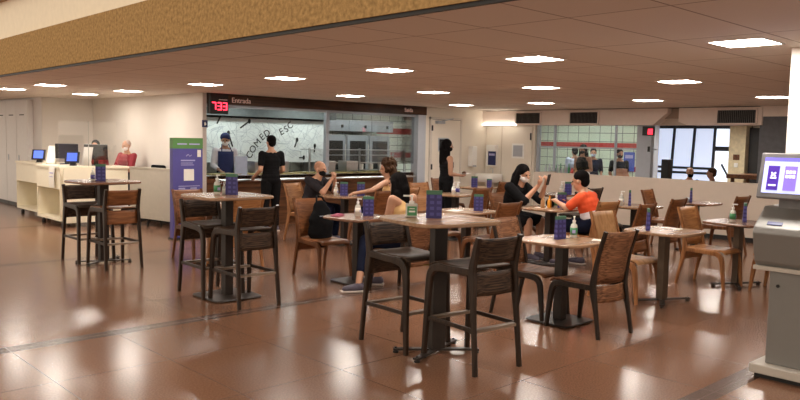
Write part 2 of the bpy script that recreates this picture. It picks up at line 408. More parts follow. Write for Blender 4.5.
# ------------------------------------------------------------------ camera
f_px = 756.82
Rw = ((0.726, -0.039, 0.687), (-0.687, -0.072, 0.723), (0.021, -0.997, -0.079))
cam = bpy.data.cameras.new('camera'); co = bpy.data.objects.new('camera', cam); COL.objects.link(co)
cam.sensor_width = 36.0; cam.lens = f_px * 36.0 / 800.0; cam.clip_end = 200
VP1 = Vector((-320 - 400, 125 - 200, f_px)); VP2 = Vector((1200 - 400, 157 - 200, f_px))
Yd = VP1.normalized(); Xd = VP2.normalized(); Zd = Xd.cross(Yd)
if Zd.y > 0: Zd = -Zd
right = Vector((Xd.x, Yd.x, Zd.x)); up = -Vector((Xd.y, Yd.y, Zd.y)); back = -Vector((Xd.z, Yd.z, Zd.z))
co.matrix_world = Matrix(((right.x, up.x, back.x, 0), (right.y, up.y, back.y, 0), (right.z, up.z, back.z, 1.62), (0, 0, 0, 1)))
scene.camera = co

# ------------------------------------------------------------------ room shell
CZ = 2.35
struct('floor', MB().bb(-12, 20, -8, 24, -0.1, 0.0), 'floor')
struct('ceiling', MB().bb(3.14, 13.85, -6, 24, CZ, CZ + 0.1), 'ceiling')
struct('ceiling_kitchen', MB().bb(13.85, 20, -6, 16, 2.14, 2.45), 'ceiling')
struct('shadow_strip', MB().bb(3.115, 3.14, -8, 24, CZ - 0.004, CZ + 0.03), 'dark')                # dark strip standing in for the shadow under the beam
struct('wall_beam', MB().bb(3.10, 3.6, -8, 24, CZ + 0.02, 2.83), 'concrete')
struct('wall_upper', MB().bb(3.22, 3.6, -8, 24, 2.83, 3.36), 'cream')
struct('trim_2', MB().bb(3.12, 3.6, -8, 24, 3.36, 3.9), 'brownfascia')
# reception side
struct('wall_left', MB().bb(6.40, 6.5, 11.70, 16.3, 0, CZ), 'wall')
struct('wall_reception', MB().box((6.0, 16.45, CZ / 2), (1.15, 0.15, CZ), rot=(0, 0, -0.15)), 'wall')
struct('wall_locker', MB().bb(5.42, 5.6, 16.5, 24, 0, CZ), 'locker')
struct('baseboard_left', MB().bb(6.37, 6.40, 11.70, 16.3, 0, 0.10), 'dark')
# serving window wall (faces -Y)
struct('wall_corner', MB().bb(6.395, 6.47, 11.60, 12.4, 0, CZ), 'wall')
struct('wall_counter', MB().bb(6.47, 11.52, 11.72, 11.80, 0, 0.93), 'counterwood')
struct('trim_3', MB().bb(6.47, 11.75, 11.58, 11.78, 2.17, CZ), 'signwood')
struct('trim_4', MB().bb(11.52, 11.75, 11.60, 11.80, 0, 2.17), 'pillargrey')
struct('wall_door', MB().bb(11.75, 14.0, 11.65, 11.8, 0, CZ), 'wall2')
# right-hand wall (faces -X)
struct('wall_right', MB().bb(13.85, 14.0, 10.24, 11.65, 0, CZ), 'wall2')
struct('wall_low', MB().bb(13.2, 13.35, -4.0, 9.76, 0, 1.01).bb(13.35, 13.85, 9.64, 9.76, 0, 1.01), 'lowwall')
struct('baseboard_right', MB().bb(13.18, 13.2, -4.0, 9.76, 0, 0.08), 'dark')
struct('shadow_gap', MB().bb(13.81, 13.85, -4.0, 11.65, 2.335, 2.35), 'dark')  # near-black strip drawn as the shadow gap between duct box and ceiling
s1 = MB(); s1.prism([(7.34, 2.015), (11.65, 2.015), (11.65, 2.335), (7.05, 2.335), (7.05, 2.25)], 'x', 13.69, 14.2)
struct('trim_6', s1, 'soffit')
s2 = MB(); s2.prism([(5.3, 2.015), (6.66, 2.015), (6.82, 2.08), (6.82, 2.335), (5.3, 2.335)], 'x', 13.69, 14.2)
struct('trim_7', s2, 'soffit')
struct('wall_soffit', MB().bb(13.96, 14.2, -4, 11.65, 2.02, 2.35), 'lowwall')
struct('trim_8', MB().bb(13.75, 14.2, -4.0, 5.35, 1.0, 2.165), 'greywall')
struct('trim_9', MB().bb(13.73, 14.2, -4.0, 5.35, 2.165, 2.345), 'soffit')
# near white pillar
struct('shadow_strip0', MB().bb(5.90, 6.9, 1.1, 2.10, 0, CZ), 'pillar')
# kitchen shell
struct('wall_kitchen_back', MB().bb(6.47, 16.6, 14.5, 14.6, 0, 2.45), 'tile')
struct('wall_kitchen_end', MB().bb(16.5, 16.6, 8.97, 14.5, 0, 2.14), 'tileX')
struct('ceiling_serving', MB().bb(6.47, 13.2, 11.8, 14.6, 2.30, 2.36), 'kitchendark')
struct('shadow_strip1', MB().bb(16.49, 16.5, 8.97, 14.5, 1.55, 1.66).bb(16.49, 16.5, 8.97, 9.55, 0.98, 1.1), 'redtile')
struct('shadow_strip2', MB().bb(12.9, 16.5, 14.49, 14.5, 1.77, 1.92).bb(12.2, 16.5, 14.49, 14.5, 1.16, 1.30), 'redtile')
struct('shadow_strip3', MB().bb(16.4, 16.6, 8.72, 8.97, 0, 2.14), 'pillargrey')
struct('dark_filler', MB().bb(6.6, 10.55, 13.2, 14.4, 2.03, 2.30), 'kitchendark')  # duct-like box added to darken the view above the mural board
struct('wall_kitchen_side', MB().bb(6.47, 6.60, 12.4, 14.5, 0, 2.36), 'kitchenwall')
# far room
struct('wall_far', MB().bb(18.6, 18.75, -4, 7.4, 0, 2.14).bb(18.6, 18.75, 10.3, 12, 0, 2.14), 'lowwall')
struct('shadow_strip4', MB().bb(18.0, 18.3, 7.30, 7.68, 0, 2.14), 'beige')

# window 1: daylit frosted panes with leaning dark mullions
w = struct('window_1', MB().bb(18.32, 18.36, 8.17, 10.3, 0.2, 2.14), 'sky_glass')
for yb, yt in ((9.80, 9.74), (9.28, 9.20), (8.75, 8.67), (8.20, 8.16)):
    obj('mullion', MB().sweep([(18.3, yb, 0.3), (18.3, yt, 2.12)], 0.03, 0.03, side=(0, 1, 0)), 'mullion', w)
obj('transom', MB().bb(18.28, 18.33, 8.17, 10.3, 1.05, 1.11), 'mullion', w)
obj('transom', MB().bb(18.28, 18.33, 8.17, 10.3, 0.93, 0.99), 'mullion', w)
w2 = struct('window_2', MB().bb(18.4, 18.44, 7.55, 8.17, 0.2, 2.14), 'sky_bright')
obj('transom', MB().bb(18.34, 18.4, 7.55, 8.17, 1.52, 1.63), 'mullion', w2)
obj('sash_bar', MB().sweep([(18.37, 8.0, 1.2), (18.37, 7.82, 0.9)], 0.02, 0.02, side=(0, 1, 0)), 'mullion', w2)
struct('shadow_strip5', MB().bb(18.3, 18.6, 7.4, 10, 2.06, 2.14), 'mullion')
d = struct('door_1', MB().bb(18.2, 18.3, 6.55, 7.30, 0, 2.08), 'dark')
obj('door_pane', MB().bb(18.18, 18.2, 6.6, 6.85, 1.65, 1.95), 'sky_glass', d)
obj('door_poster', MB().bb(18.18, 18.2, 6.75, 7.0, 1.0, 1.4), 'magenta', d)
tag(obj('wall_box', MB().bb(17.97, 18.0, 7.42, 7.56, 1.32, 1.45), 'counterwood', bevel=0.004), 'small brown box mounted on the pale yellow pillar of the far room', 'wall box')
tag(obj('light_switch', MB().bb(17.97, 18.0, 7.45, 7.53, 1.15, 1.25).bb(17.965, 17.97, 7.475, 7.505, 1.18, 1.22), 'white', bevel=0.003), 'pale switch plate under the brown box on the yellow pillar', 'switch')
t = thing('far_table', 'dark wooden ledge table beyond low wall, right of two seated heads', 'table', (16.6, 6.6, 0))
obj('tabletop', MB().bb(-0.5, 0.5, -0.9, 0.3, 0.96, 1.05), 'counterwood', t, bevel=0.01)
for x in (-0.4, 0.4):
    for y in (-0.8, 0.2): obj('leg', MB().bb(x - .03, x + .03, y - .03, y + .03, 0, 0.96), 'counterwood', t)
t = thing('pillar_speaker', 'tall black loudspeaker standing before the far windows', 'speaker', (14.9, 7.63, 0))
obj('cabinet', MB().bb(-.09, .09, -.08, .08, 0.75, 1.34), 'dark', t, bevel=0.01)
obj('stand', MB().lathe([(.16, 0), (.16, .02), (.02, .03), (.02, .76)]), 'black_metal', t)

# service door in the wall beside the serving window
d = struct('door_2', MB().bb(11.95, 12.88, 11.61, 11.65, 0.01, 2.09), 'wall2', bevel=0.004)
obj('door_frame', MB().bb(11.90, 11.945, 11.60, 11.66, 0, 2.14).bb(12.885, 12.93, 11.60, 11.66, 0, 2.14).bb(11.9, 12.93, 11.60, 11.66, 2.095, 2.14), 'wall', d)
obj('door_gap', MB().bb(11.945, 11.952, 11.605, 11.64, 0, 2.095).bb(11.945, 12.885, 11.605, 11.64, 2.088, 2.096), 'dark', d)
obj('viewing_pane', MB().bb(12.19, 12.46, 11.60, 11.612, 1.42, 1.66), 'ovenglass', d)
obj('pane_frame', MB().bb(12.16, 12.49, 11.603, 11.611, 1.39, 1.69), 'alu', d)
for z in (1.9, 1.05, 0.3): obj('hinge', MB().bb(11.93, 11.97, 11.585, 11.612, z - .06, z + .06), 'ink', d)
obj('door_closer', MB().bb(12.05, 12.3, 11.54, 11.61, 2.0, 2.06).tube([(12.2, 11.55, 2.06), (12.42, 11.42, 2.11), (12.6, 11.58, 2.13)], 0.012), 'alu', d)
# panel door in the right-hand wall
d = struct('door_3', MB().bb(13.815, 13.847, 10.301, 11.14, 0.01, 1.987), 'wall2', bevel=0.004)
obj('viewing_pane', MB().bb(13.8, 13.815, 10.542, 10.805, 1.305, 1.557), 'alu', d)
obj('pane_frame', MB().bb(13.805, 13.816, 10.5, 10.847, 1.263, 1.599), 'white', d)
for z in (1.76, 0.35): obj('hinge', MB().bb(13.80, 13.83, 10.31, 10.345, z - .08, z + .08), 'ink', d)
struct('shadow_strip6', MB().bb(13.838, 13.846, 11.665, 11.681, 0, 2.019).bb(13.838, 13.846, 11.172, 11.184, 0, 2.019), 'lowwall')

# serving window: glazing and posts
w = struct('window_3', MB().bb(9.10, 11.52, 11.70, 11.712, 1.12, 2.17), 'glass')
obj('post', MB().bb(9.07, 9.15, 11.66, 11.74, 0.93, 2.17), 'alu', w)
obj('rail', MB().bb(6.47, 11.52, 11.67, 11.73, 2.12, 2.17), 'alu', w)
w = struct('window_4', MB().bb(13.92, 13.933, 7.763, 10.196, 1.001, 1.998), 'glass')
obj('post', MB().bb(13.889, 13.962, 10.154, 10.217, 0.98, 2.019), 'alu', w)
obj('post', MB().bb(13.899, 13.952, 9.735, 9.777, 0.98, 2.019), 'alu', w)
obj('post', MB().bb(13.899, 13.952, 8.245, 8.277, 0.98, 2.019), 'alu', w)
obj('post', MB().bb(13.868, 13.983, 7.448, 7.763, 0.98, 2.019), 'pillargrey', w)
obj('rail', MB().bb(13.899, 13.952, 7.343, 10.175, 1.526, 1.557), 'alu', w)

# ceiling lamps on their grid
lamps = []
def lamp(x, y, label, z=CZ, s=0.178):
    t = thing('ceiling_light', label, 'ceiling light', (x, y, z), 0, 'square ceiling lights')
    obj('frame', MB().bb(-s - .02, s + .02, -s - .02, -s, -.006, .004).bb(-s - .02, s + .02, s, s + .02, -.006, .004).bb(-s - .02, -s, -s, s, -.006, .004).bb(s, s + .02, -s, s, -.006, .004), 'white', t)
    obj('diffuser', MB().bb(-s, s, -s, s, -.004, .002), 'lamp', t)
L_ = [(5.42, 2.24, 'largest square ceiling light, beside the near white pillar'),
      (5.42, 4.04, 'square ceiling light over the near right bar stool, two along from the pillar'),
      (5.42, 5.90, 'square ceiling light in the nearest row, right above the woman with curly hair'),
      (5.42, 7.80, 'square ceiling light in the nearest row, over the man at the serving counter'),
      (5.42, 9.75, 'square ceiling light just left of the red queue number display'),
      (5.50, 12.5, 'square ceiling light above the receptionist in dark red'),
      (5.48, 14.3, 'ceiling light third from the left edge, above the reception monitors'),
      (4.14, 12.2, 'ceiling light above the reception desk, second from the photo left edge'),
      (4.13, 14.0, 'leftmost ceiling light, cut by the photo edge above the pale lockers'),
      (8.25, 4.12, 'square ceiling light in the middle row, above the low wall windows'),
      (8.25, 6.03, 'square ceiling light in the middle row, directly below the light over the near stool'),
      (8.25, 8.00, 'square ceiling light in the middle row, just right of the lettering Saída'),
      (8.25, 9.95, 'square ceiling light just before the middle of the dark sign board'),
      (11.42, 6.23, 'small square ceiling light in the farthest row, above the notch between ducts'),
      (11.42, 8.34, 'small square ceiling light in the farthest row, nearest the duct grille by the corner'),
      (11.42, 10.3, 'small square ceiling light in the farthest row, above the service door'),
      (11.41, 4.28, 'ceiling light half hidden behind the white pillar')]
for a in L_: lamp(*a)
lamp(15.6, 8.0, 'ceiling light in the far room, above the window mullions', 2.14, 0.2)
lamp(16.4, 7.2, 'small ceiling light in the far room, above the pale yellow pillar', 2.14, 0.2)
tag(obj('tube_light', MB().bb(13.627, 13.689, 10.647, 11.591, 2.003, 2.04), 'lamp_dim'), 'slim tube light under the duct beside the service door', 'tube light')
for x, lab in ((7.6, 'kitchen tube light seen through the serving window, behind the queue display'), (9.6, 'kitchen tube light above the mural board, nearer the ovens'), (11.6, 'kitchen tube light over the steel ovens')):
    o = obj('kitchen_tube_light', MB().bb(x - .7, x + .7, 12.7, 12.85, 2.26, 2.30), 'lamp_k'); tag(o, lab, 'tube light')
o = obj('kitchen_tube_light', MB().bb(13.3, 14.7, 13.0, 13.15, 2.10, 2.14), 'lamp_k'); tag(o, 'added tube light brightening the red-banded kitchen tiles', 'tube light')  # extra tube put in to brighten the unlit tiles
o = obj('kitchen_tube_light', MB().bb(15.2, 15.35, 9.3, 11.4, 2.10, 2.14), 'lamp_k'); tag(o, 'kitchen tube light above the tiled hatch kitchen', 'tube light')

# air grilles in the duct box
def grille(y0, y1, lab):
    t = thing('air_grille', lab, 'air grille', (13.69, (y0 + y1) / 2, 2.165), 0, 'air grilles in the duct box')
    h = (y1 - y0) / 2
    obj('backing', MB().bb(-.004, 0, -h, h, -.125, .125), 'dark', t)
    fr = MB()
    for a, b, c, e in ((-h, h, .115, .14), (-h, h, -.14, -.115), (-h, -h + .025, -.14, .14), (h - .025, h, -.14, .14)): fr.bb(-.03, 0, a, b, c, e)
    obj('frame', fr, 'soffit', t)
    sl = MB(); n = int(h * 2 / 0.035)
    for i in range(n): sl.box((-.012, -h + .03 + (2 * h - .06) * (i + .5) / n, 0), (.018, .006, .23), rot=(0, 0, .5))
    obj('vanes', sl, 'grille', t)
grille(9.97, 10.68, 'dark air grille in the white duct, nearest the corner door')
grille(8.53, 9.25, 'dark air grille in the duct, above the woman with long hair behind the hatch')
grille(5.37, 6.10, 'dark air grille in the duct, next to the dark grey panel at right')
t = thing('exit_sign', 'small red lit sign on a black bracket under the duct', 'sign', (13.79, 7.49, 1.893))
obj('housing', MB().bb(-.03, .03, -.13, .10, -.08, .10), 'dark', t)
obj('lit_face', MB().bb(-.035, -.03, -.12, -.02, -.06, .05), 'exit_red', t)
tag(obj('switch_plate', MB().bb(13.847, 13.868, 7.469, 7.511, 1.494, 1.599), 'ink'), 'small dark switch plate on the grey post below red sign', 'switch')

# ------------------------------------------------------------------ serving area things
sg = obj('entrance_lettering', xf(text_mb('Entrada', 0.125), Matrix.Translation((7.13, 11.575, 2.245)) @ FACE_MY), 'pinkish'); tag(sg, 'pale lettering Entrada at the left of the dark sign board', 'lettering')
sg = obj('exit_lettering', xf(text_mb('Saída', 0.12), Matrix.Translation((11.2, 11.575, 2.255)) @ FACE_MY), 'pinkish'); tag(sg, 'pale lettering Saída at the right end of the dark sign board', 'lettering')
sg = obj('counter_lettering', xf(text_mb('Entrada', 0.13), Matrix.Translation((6.95, 11.715, 0.83)) @ FACE_MY), 'white'); tag(sg, 'white lettering on the brown counter front behind the menu card', 'lettering')
t = thing('queue_display', 'black display with red digits 733 at the left of the sign board', 'display', (6.66, 11.53, 2.13))
obj('housing', MB().bb(-.185, .165, -.04, .06, -.13, .21), 'dark', t, bevel=0.006)
def seg(ch, cx):
    S = {'7': 'abc', '3': 'abgcd'}[ch]; m = MB(); w_, h_ = .034, .058; k = .009
    P = {'a': (0, h_, 1), 'd': (0, -h_, 1), 'g': (0, 0, 1), 'b': (w_, h_ / 2, 0), 'c': (w_, -h_ / 2, 0)}
    for c in S:
        x, z, hor = P[c]
        m.bb(cx + x - (w_ if hor else k), cx + x + (w_ if hor else k), -.048, -.04, z - (k if hor else h_ / 2), z + (k if hor else h_ / 2))
    return m
for ch, cx in (('7', -.115), ('3', -.01), ('3', .095)): obj('digit', seg(ch, cx), 'led', t)
obj('caption', MB().bb(-.02, .14, -.043, -.04, .105, .115), 'white', t)
t = thing('accessibility_plate', 'small blue wheelchair plate on the wall edge by serving window', 'sign', (6.435, 11.60, 1.83))
obj('plate', MB().bb(-.05, .05, -.01, .0, -.06, .06), 'cloth_apron', t)
obj('wheelchair_symbol', MB().lathe([(.006, -.001), (.006, .001)], (0, -.012, .035)).bb(-.012, .012, -.013, -.01, -.03, .02).bb(-.012, .03, -.013, -.01, -.012, -.004), 'white', t)
# mural board with doodled lettering
t = thing('mural_board', 'white mural board with black hand-drawn lettering behind the serving counter', 'mural board', (8.95, 13.4, 1.62))
obj('board', MB().bb(-2.35, 1.5, 0, .04, -.52, .37), 'artboard', t)
rnd = random.Random(3); pts_ = []
for i in range(420):
    u = i / 420
    pts_.append((-2.2 + 3.6 * u + .14 * math.sin(i * 1.7) + .08 * math.cos(i * 2.9), -.004, -.07 + .30 * math.sin(i * .37 + 2 * math.sin(i * .05)) + .10 * math.sin(i * 1.3)))
dr = MB().tube(pts_, .0024, 4)
obj('line_drawing', dr, 'alu', t)
for ch, px, pz, ro in (('C', -.50, -.37, .95), ('O', -.42, -.25, .9), ('M', -.31, -.12, .85), ('E', -.20, .00, .75), ('D', -.08, .08, .6), ('E', .28, .12, .55), ('S', .40, .18, .6), ('C', .50, .26, .65)):
    b_ = text_mb(ch, 0.20, 0.003); xf(b_, Matrix.Translation((px, -.006, pz)) @ Matrix.Rotation(-ro, 4, 'Y') @ FACE_MY)
    obj('drawn_letter', b_, 'ink', t)
for x, z, a, L in ((-1.25, .25, 1.1, .2), (-.72, .18, .6, .22), (-.9, -.2, 1.9, .25), (.62, -.2, 1.2, .15), (.75, -.42, 0, .1), (1.15, -.3, 1.5, .12)):
    cu_ = MB().tube([(x, -.008, z), (x + L * math.cos(a), -.008, z + L * math.sin(a))], .014, 6)
    cu_.ell((x + L * 1.15 * math.cos(a), -.008, z + L * 1.15 * math.sin(a)), (.035, .01, .05), seg=10, ring=6)
    obj('drawn_spoon', cu_, 'ink', t)
# bain-marie counter inside
t = thing('serving_counter', 'steel serving counter with food wells behind the brown counter front', 'serving counter', (9.0, 12.1, 0))
obj('body', MB().bb(-2.4, 2.5, -.28, .3, 0, .88), 'steel', t)
obj('worktop', MB().bb(-2.42, 2.52, -.38, .32, .88, .93), 'steel', t, bevel=0.006)
obj('tray_rail', MB().tube([(-2.3, -.56, .86), (2.3, -.56, .86)], .015).tube([(-2.3, -.66, .86), (2.3, -.66, .86)], .015).tube([(-2.3, -.46, .86), (2.3, -.46, .86)], .015), 'steel', t)
for i in range(7): obj('food_pan', MB().bb(-2.2 + i * .66, -1.66 + i * .66, -.2, .22, .93, .955), 'food', t)
t = thing('sneeze_guard', 'glass guard on steel posts over the serving counter', 'glass guard', (10.3, 12.1, .93))
obj('pane', MB().bb(-1.3, 1.3, -.03, -.022, .24, .46), 'acrylic', t)
for x in (-1.3, 0, 1.3): obj('post', MB().bb(x - .015, x + .015, -.02, .01, 0, .5), 'steel', t)
obj('shelf', MB().bb(-1.3, 1.3, -.05, .3, .46, .475), 'steel', t)
for i, x in enumerate((7.9, 8.35, 9.5, 10.1)):
    o = obj('steel_bin', MB().box((x, 12.22, 1.06), (.3, .26, .22), taper=1.08), 'steel', bevel=.01)
    tag(o, ('grey food bin beside the server in the blue cap', 'grey food bin behind the standing man', 'steel food bin left of the seated man in a black mask', 'steel food bin behind the seated man, nearer the ovens')[i], 'bin')
t = thing('blue_basket', 'pale blue plastic sheet standing before the server at the counter', 'divider', (7.35, 11.92, .93))
obj('panel', MB().bb(-.14, .12, -.01, .01, .0, .34), 'cloth_blue', t, bevel=.004)
obj('foot', MB().bb(-.14, .12, -.05, .05, 0, .012), 'cloth_blue', t)
# three ovens
for i, x in enumerate((10.90, 11.60, 12.30)):
    t = thing('steel_oven', ('steel oven with dark glass door, leftmost of the three', 'steel oven with dark glass door, middle of the three', 'steel oven with dark glass door, nearest the red-banded tiles')[i], 'oven', (x, 14.05, 0), 0, 'ovens in the kitchen')
    obj('body', MB().bb(-.33, .33, -.32, .4, .55, 1.72), 'steel', t, bevel=.01)
    obj('base_cabinet', MB().bb(-.36, .36, -.3, .38, 0, .55), 'alu', t)
    dd = obj('door', MB().bb(-.32, .32, -.36, -.32, .62, 1.70), 'alu', t)
    obj('door_window', MB().bb(-.24, .24, -.366, -.358, .74, 1.58), 'ovenglass', dd)
    obj('door_handle', MB().tube([(.28, -.42, .8), (.28, -.42, 1.5)], .014), 'white', dd)
    h_ = obj('hood', MB().bb(-.345, .345, -.45, .42, 1.80, 2.06), 'alu', t, bevel=.008)
    obj('hood_knob', MB().bb(.12, .17, -.47, -.45, 1.88, 1.95), 'ink', h_)
t = thing('dish_rack', 'clutter of steel racks and glasses on the counter in front of the ovens', 'rack', (10.6, 12.55, .93))
for z in (0, .16, .32): obj('shelf', MB().bb(-.9, 1.1, -.12, .12, z + .02, z + .035), 'steel', t)
for x in (-.88, .1, 1.08): obj('post', MB().bb(x - .012, x + .012, -.012, .012, 0, .4), 'steel', t)
for i in range(7):
    o = obj('glass_stack', MB().lathe([(.05, 0), (.055, .12), (.05, .13), (.045, .02)], (9.85 + i * .28, 12.5, .967), 10), 'white')
    tag(o, 'white cup stack in the steel rack before the ovens', 'cups', 'cup stacks in the steel rack')
# hatch kitchen
t = thing('hatch_counter', 'steel worktop inside the hatch kitchen along the low wall', 'counter', (14.40, 9.45, 0))
obj('body', MB().bb(-.22, .3, -1.6, 1.9, 0, .88), 'steel', t)
obj('worktop', MB().bb(-.3, .35, -1.65, 1.95, .88, .93), 'steel', t)
for i in range(16):
    y = 10.11 - i * .036 + rnd.uniform(-.01, .01); x = 14.10 + (i % 3) * .09
    h_ = rnd.uniform(.14, .26)
    o = obj('glass_jar', MB().lathe([(.022, 0), (.026, h_ * .6), (.012, h_ * .75), (.012, h_), (.004, h_ + .01)], (x, y, .93), 8), ('steel', 'alu', 'gel')[i % 3])
    tag(o, 'small bottle in the row at the corner end of the hatch', 'bottle', 'bottles and jars at the corner end of the hatch')
for nm, x, y, m_, lab in (('sauce_bottle', 14.09, 9.40, 'red', 'red bottle at the hatch, left of the woman in black'), ('sauce_bottle', 14.09, 9.30, 'chair_ply_tan', 'tan bottle in front of the woman behind the hatch'), ('plate_of_food', 14.09, 9.03, 'white', 'round white dish at the hatch, right of the woman in black')):
    o = obj(nm, MB().lathe([(.035, 0), (.036, .10), (.014, .14), (.014, .17)] if 'bottle' in nm else [(.03, 0), (.07, .03), (.065, .08), (.02, .10)], (x, y, 1.012 if x < 13.34 else .93), 12), m_, smooth=True); tag(o, lab, 'bottle' if 'bottle' in nm else 'dish')
t = thing('blue_poster', 'blue poster on the tiled wall behind the man in black at the hatch', 'poster', (16.47, 9.40, 1.22))
obj('sheet', MB().bb(0, .02, -.14, .14, -.23, .23), 'poster_blue', t)
obj('print', MB().bb(-.003, 0, -.10, .10, .08, .16), 'print', t)

# corner fittings: wash basin and dispensers
t = thing('wash_basin', 'white pedestal wash basin against the wall beside the panel door', 'basin', (13.56, 11.30, 0))
obj('bowl', MB().slab(.24, .29, .70, .885, 3.5, 28), 'white', t, smooth=True)
obj('pedestal', MB().lathe([(.12, 0), (.09, .3), (.10, .73)], (.05, 0, 0)), 'white', t, smooth=True)
obj('tap', MB().tube([(.14, 0, .9), (.14, 0, 1.0), (.05, 0, 1.02), (.03, 0, .98)], .012), 'steel', t)
t = thing('towel_dispenser', 'tall white towel dispenser on the wall right of the standing woman', 'dispenser', (13.30, 11.58, 1.26))
obj('cover', MB().bb(-.09, .09, -.06, .07, -.22, .26), 'white', t, bevel=.02)
obj('outlet', MB().bb(-.06, .06, -.064, -.05, -.22, -.18), 'alu', t)
t = thing('soap_dispenser', 'white dispenser with a blue notice stuck on, above the basin', 'dispenser', (13.77, 11.41, 1.305))
obj('cover', MB().bb(-.05, .08, -.14, .14, -.25, .25), 'white', t, bevel=.02)
obj('notice', MB().bb(-.056, -.05, -.17, .06, -.22, .10), 'cloth_apron', t)
obj('notice_print', MB().bb(-.059, -.056, -.14, .03, .0, .05), 'print', t)

# ------------------------------------------------------------------ reception
def desk_unit(name, lab, x, y0, y1):
    t = thing(name, lab, 'reception desk', (x, (y0 + y1) / 2, 0), 0)
    h = (y1 - y0) / 2
    obj('desktop', MB().bb(-.02, .62, -h, h, 1.01, 1.05), 'desk', t, bevel=.004)
    obj('front_panel', MB().bb(0, .02, -h + .02, h - .02, .66, 1.01), 'desk', t)
    for s_ in (-1, 1): obj('side_panel', MB().bb(0, .6, s_ * h - .02 * (s_ > 0), s_ * h + .02 * (s_ < 0), .11, 1.01), 'desk', t)
    obj('back_panel', MB().bb(.42, .44, -h + .02, h - .02, .15, 1.01), 'desk', t)
    obj('bottom_shelf', MB().bb(0, .6, -h + .02, h - .02, .11, .15), 'desk', t)
    for sx in (.08, .52):
        for s_ in (-1, 1): obj('caster', MB().lathe([(.03, 0), (.035, .03), (.03, .06), (.012, .07), (.012, .11)], (sx, s_ * (h - .1), 0), 10), 'dark', t)
    return t
desk_unit('reception_desk', 'cream open-fronted desk unit on casters, left one next to the lockers', 4.86, 14.62, 16.3)
desk_unit('reception_desk', 'cream open-fronted desk unit with a white sheet hung on its front', 4.66, 13.32, 14.48)
t = thing('reception_counter', 'cream closed counter behind the far left bar table', 'reception desk', (4.70, 13.25, 0))
obj('front_panel', MB().bb(0, 1.12, 0, .03, .08, 1.01), 'desk', t)
obj('desktop', MB().bb(.62, 1.14, -.02, .6, 1.01, 1.05), 'desk', t, bevel=.004)
obj('plinth', MB().bb(.64, 1.1, .04, .5, 0, .08), 'dark', t)
t = thing('partition_panel', 'greige modesty panel between the cream counter and violet totem', 'partition', (5.83, 13.2, 0), 0.17)
obj('panel', MB().bb(0, .04, -1.42, 0, .14, 1.03), 'deskgrey', t, bevel=.004)
obj('top_edge', MB().bb(-.01, .06, -1.42, 0, 1.03, 1.05), 'deskgrey', t)
for y in (-1.3, -.1): obj('foot', MB().bb(-.02, .08, y - .03, y + .03, 0, .14), 'dark', t)
t = thing('hung_paper', 'white paper sheet hanging over the front of the cream desk unit', 'paper', (4.653, 13.62, 1.06))
obj('sheet', MB().surf(lambda u, v: (-.012 - .02 * math.sin(v * 2.5), -.13 + .26 * u, -.38 * v), 3, 6, .003), 'paper', t)
obj('printing', MB().bb(-.034, -.03, -.08, .08, -.14, -.12).bb(-.034, -.03, -.08, .08, -.2, -.19), 'print', t)
def tablet(x, y, rz, lab):
    t = thing('payment_tablet', lab, 'tablet', (x, y, 1.05), rz, 'tablets on the reception desk')
    obj('stand', MB().box((.05, 0, .06), (.10, .10, .12), taper=.6), 'dark', t)
    c = obj('case', MB().box((0, 0, .15), (.03, .24, .20), rot=(0, .35, 0)), 'dark', t, bevel=.005)
    obj('screen', MB().box((-.017, 0, .155), (.006, .17, .15), rot=(0, .35, 0)), 'screen_blue', c)
tablet(4.95, 15.25, .95, 'black tablet with blue screen at the left end of the reception desk')
tablet(4.98, 13.62, .95, 'black tablet with blue screen next to the white tilted board')
def monitor(x, y, rz, lab, s=1.0):
    t = thing('monitor', lab, 'monitor', (x, y, 1.05), rz, 'monitors on the reception desk')
    obj('panel', MB().box((0, 0, .24), (.05, .46 * s, .32 * s), rot=(0, -.1, 0)), 'dark', t, bevel=.008)
    obj('neck', MB().bb(.0, .05, -.04, .04, .01, .2), 'dark', t)
    obj('foot', MB().bb(-.09, .12, -.11, .11, 0, .015), 'dark', t)
monitor(5.15, 14.35, 1.1, 'dark monitor back in the middle of the reception desk', .85)
monitor(5.42, 13.68, 1.15, 'black monitor back hiding the second receptionist', .86)
for x, y, lab in ((4.95, 14.55, 'white tilted notice board left of the black tablet pair'), (5.22, 13.56, 'white tilted notice board leaning beside the large black monitor')):
    t = thing('notice_stand', lab, 'notice', (x, y, 1.05), .8)
    obj('sheet', MB().box((0, 0, .17), (.012, .16, .34), rot=(0, .35, 0)), 'paper', t)
    obj('prop', MB().box((.07, 0, .1), (.01, .06, .22), rot=(0, -.35, 0)), 'paper', t)
t = thing('acrylic_shield', 'clear acrylic shield standing on the cream counters', 'screen', (5.0, 13.34, 1.05))
obj('pane', MB().bb(-.35, .85, 0, .008, 0.0, .78), 'acrylic', t)
obj('edge', MB().bb(.155, .162, -.004, .012, 0, .78), 'deskgrey', t)
# lockers on the far left
for i in range(4):
    y0 = 17.0 + i * .72
    t = thing('locker', 'pale grey tall locker door at the far left edge of the photo', 'locker', (5.3, y0, 0), 0, 'pale lockers at the left edge')
    obj('body', MB().bb(0, .12, .01, .71, .08, 2.3), 'locker', t, bevel=.005)
    obj('plinth', MB().bb(.02, .12, .01, .71, 0, .08), 'dark', t)
    obj('handle', MB().bb(-.012, 0, .55, .58, 1.0, 1.12), 'alu', t)
    obj('vent_slot', MB().bb(-.003, 0, .2, .5, 1.98, 2.0), 'ink', t)
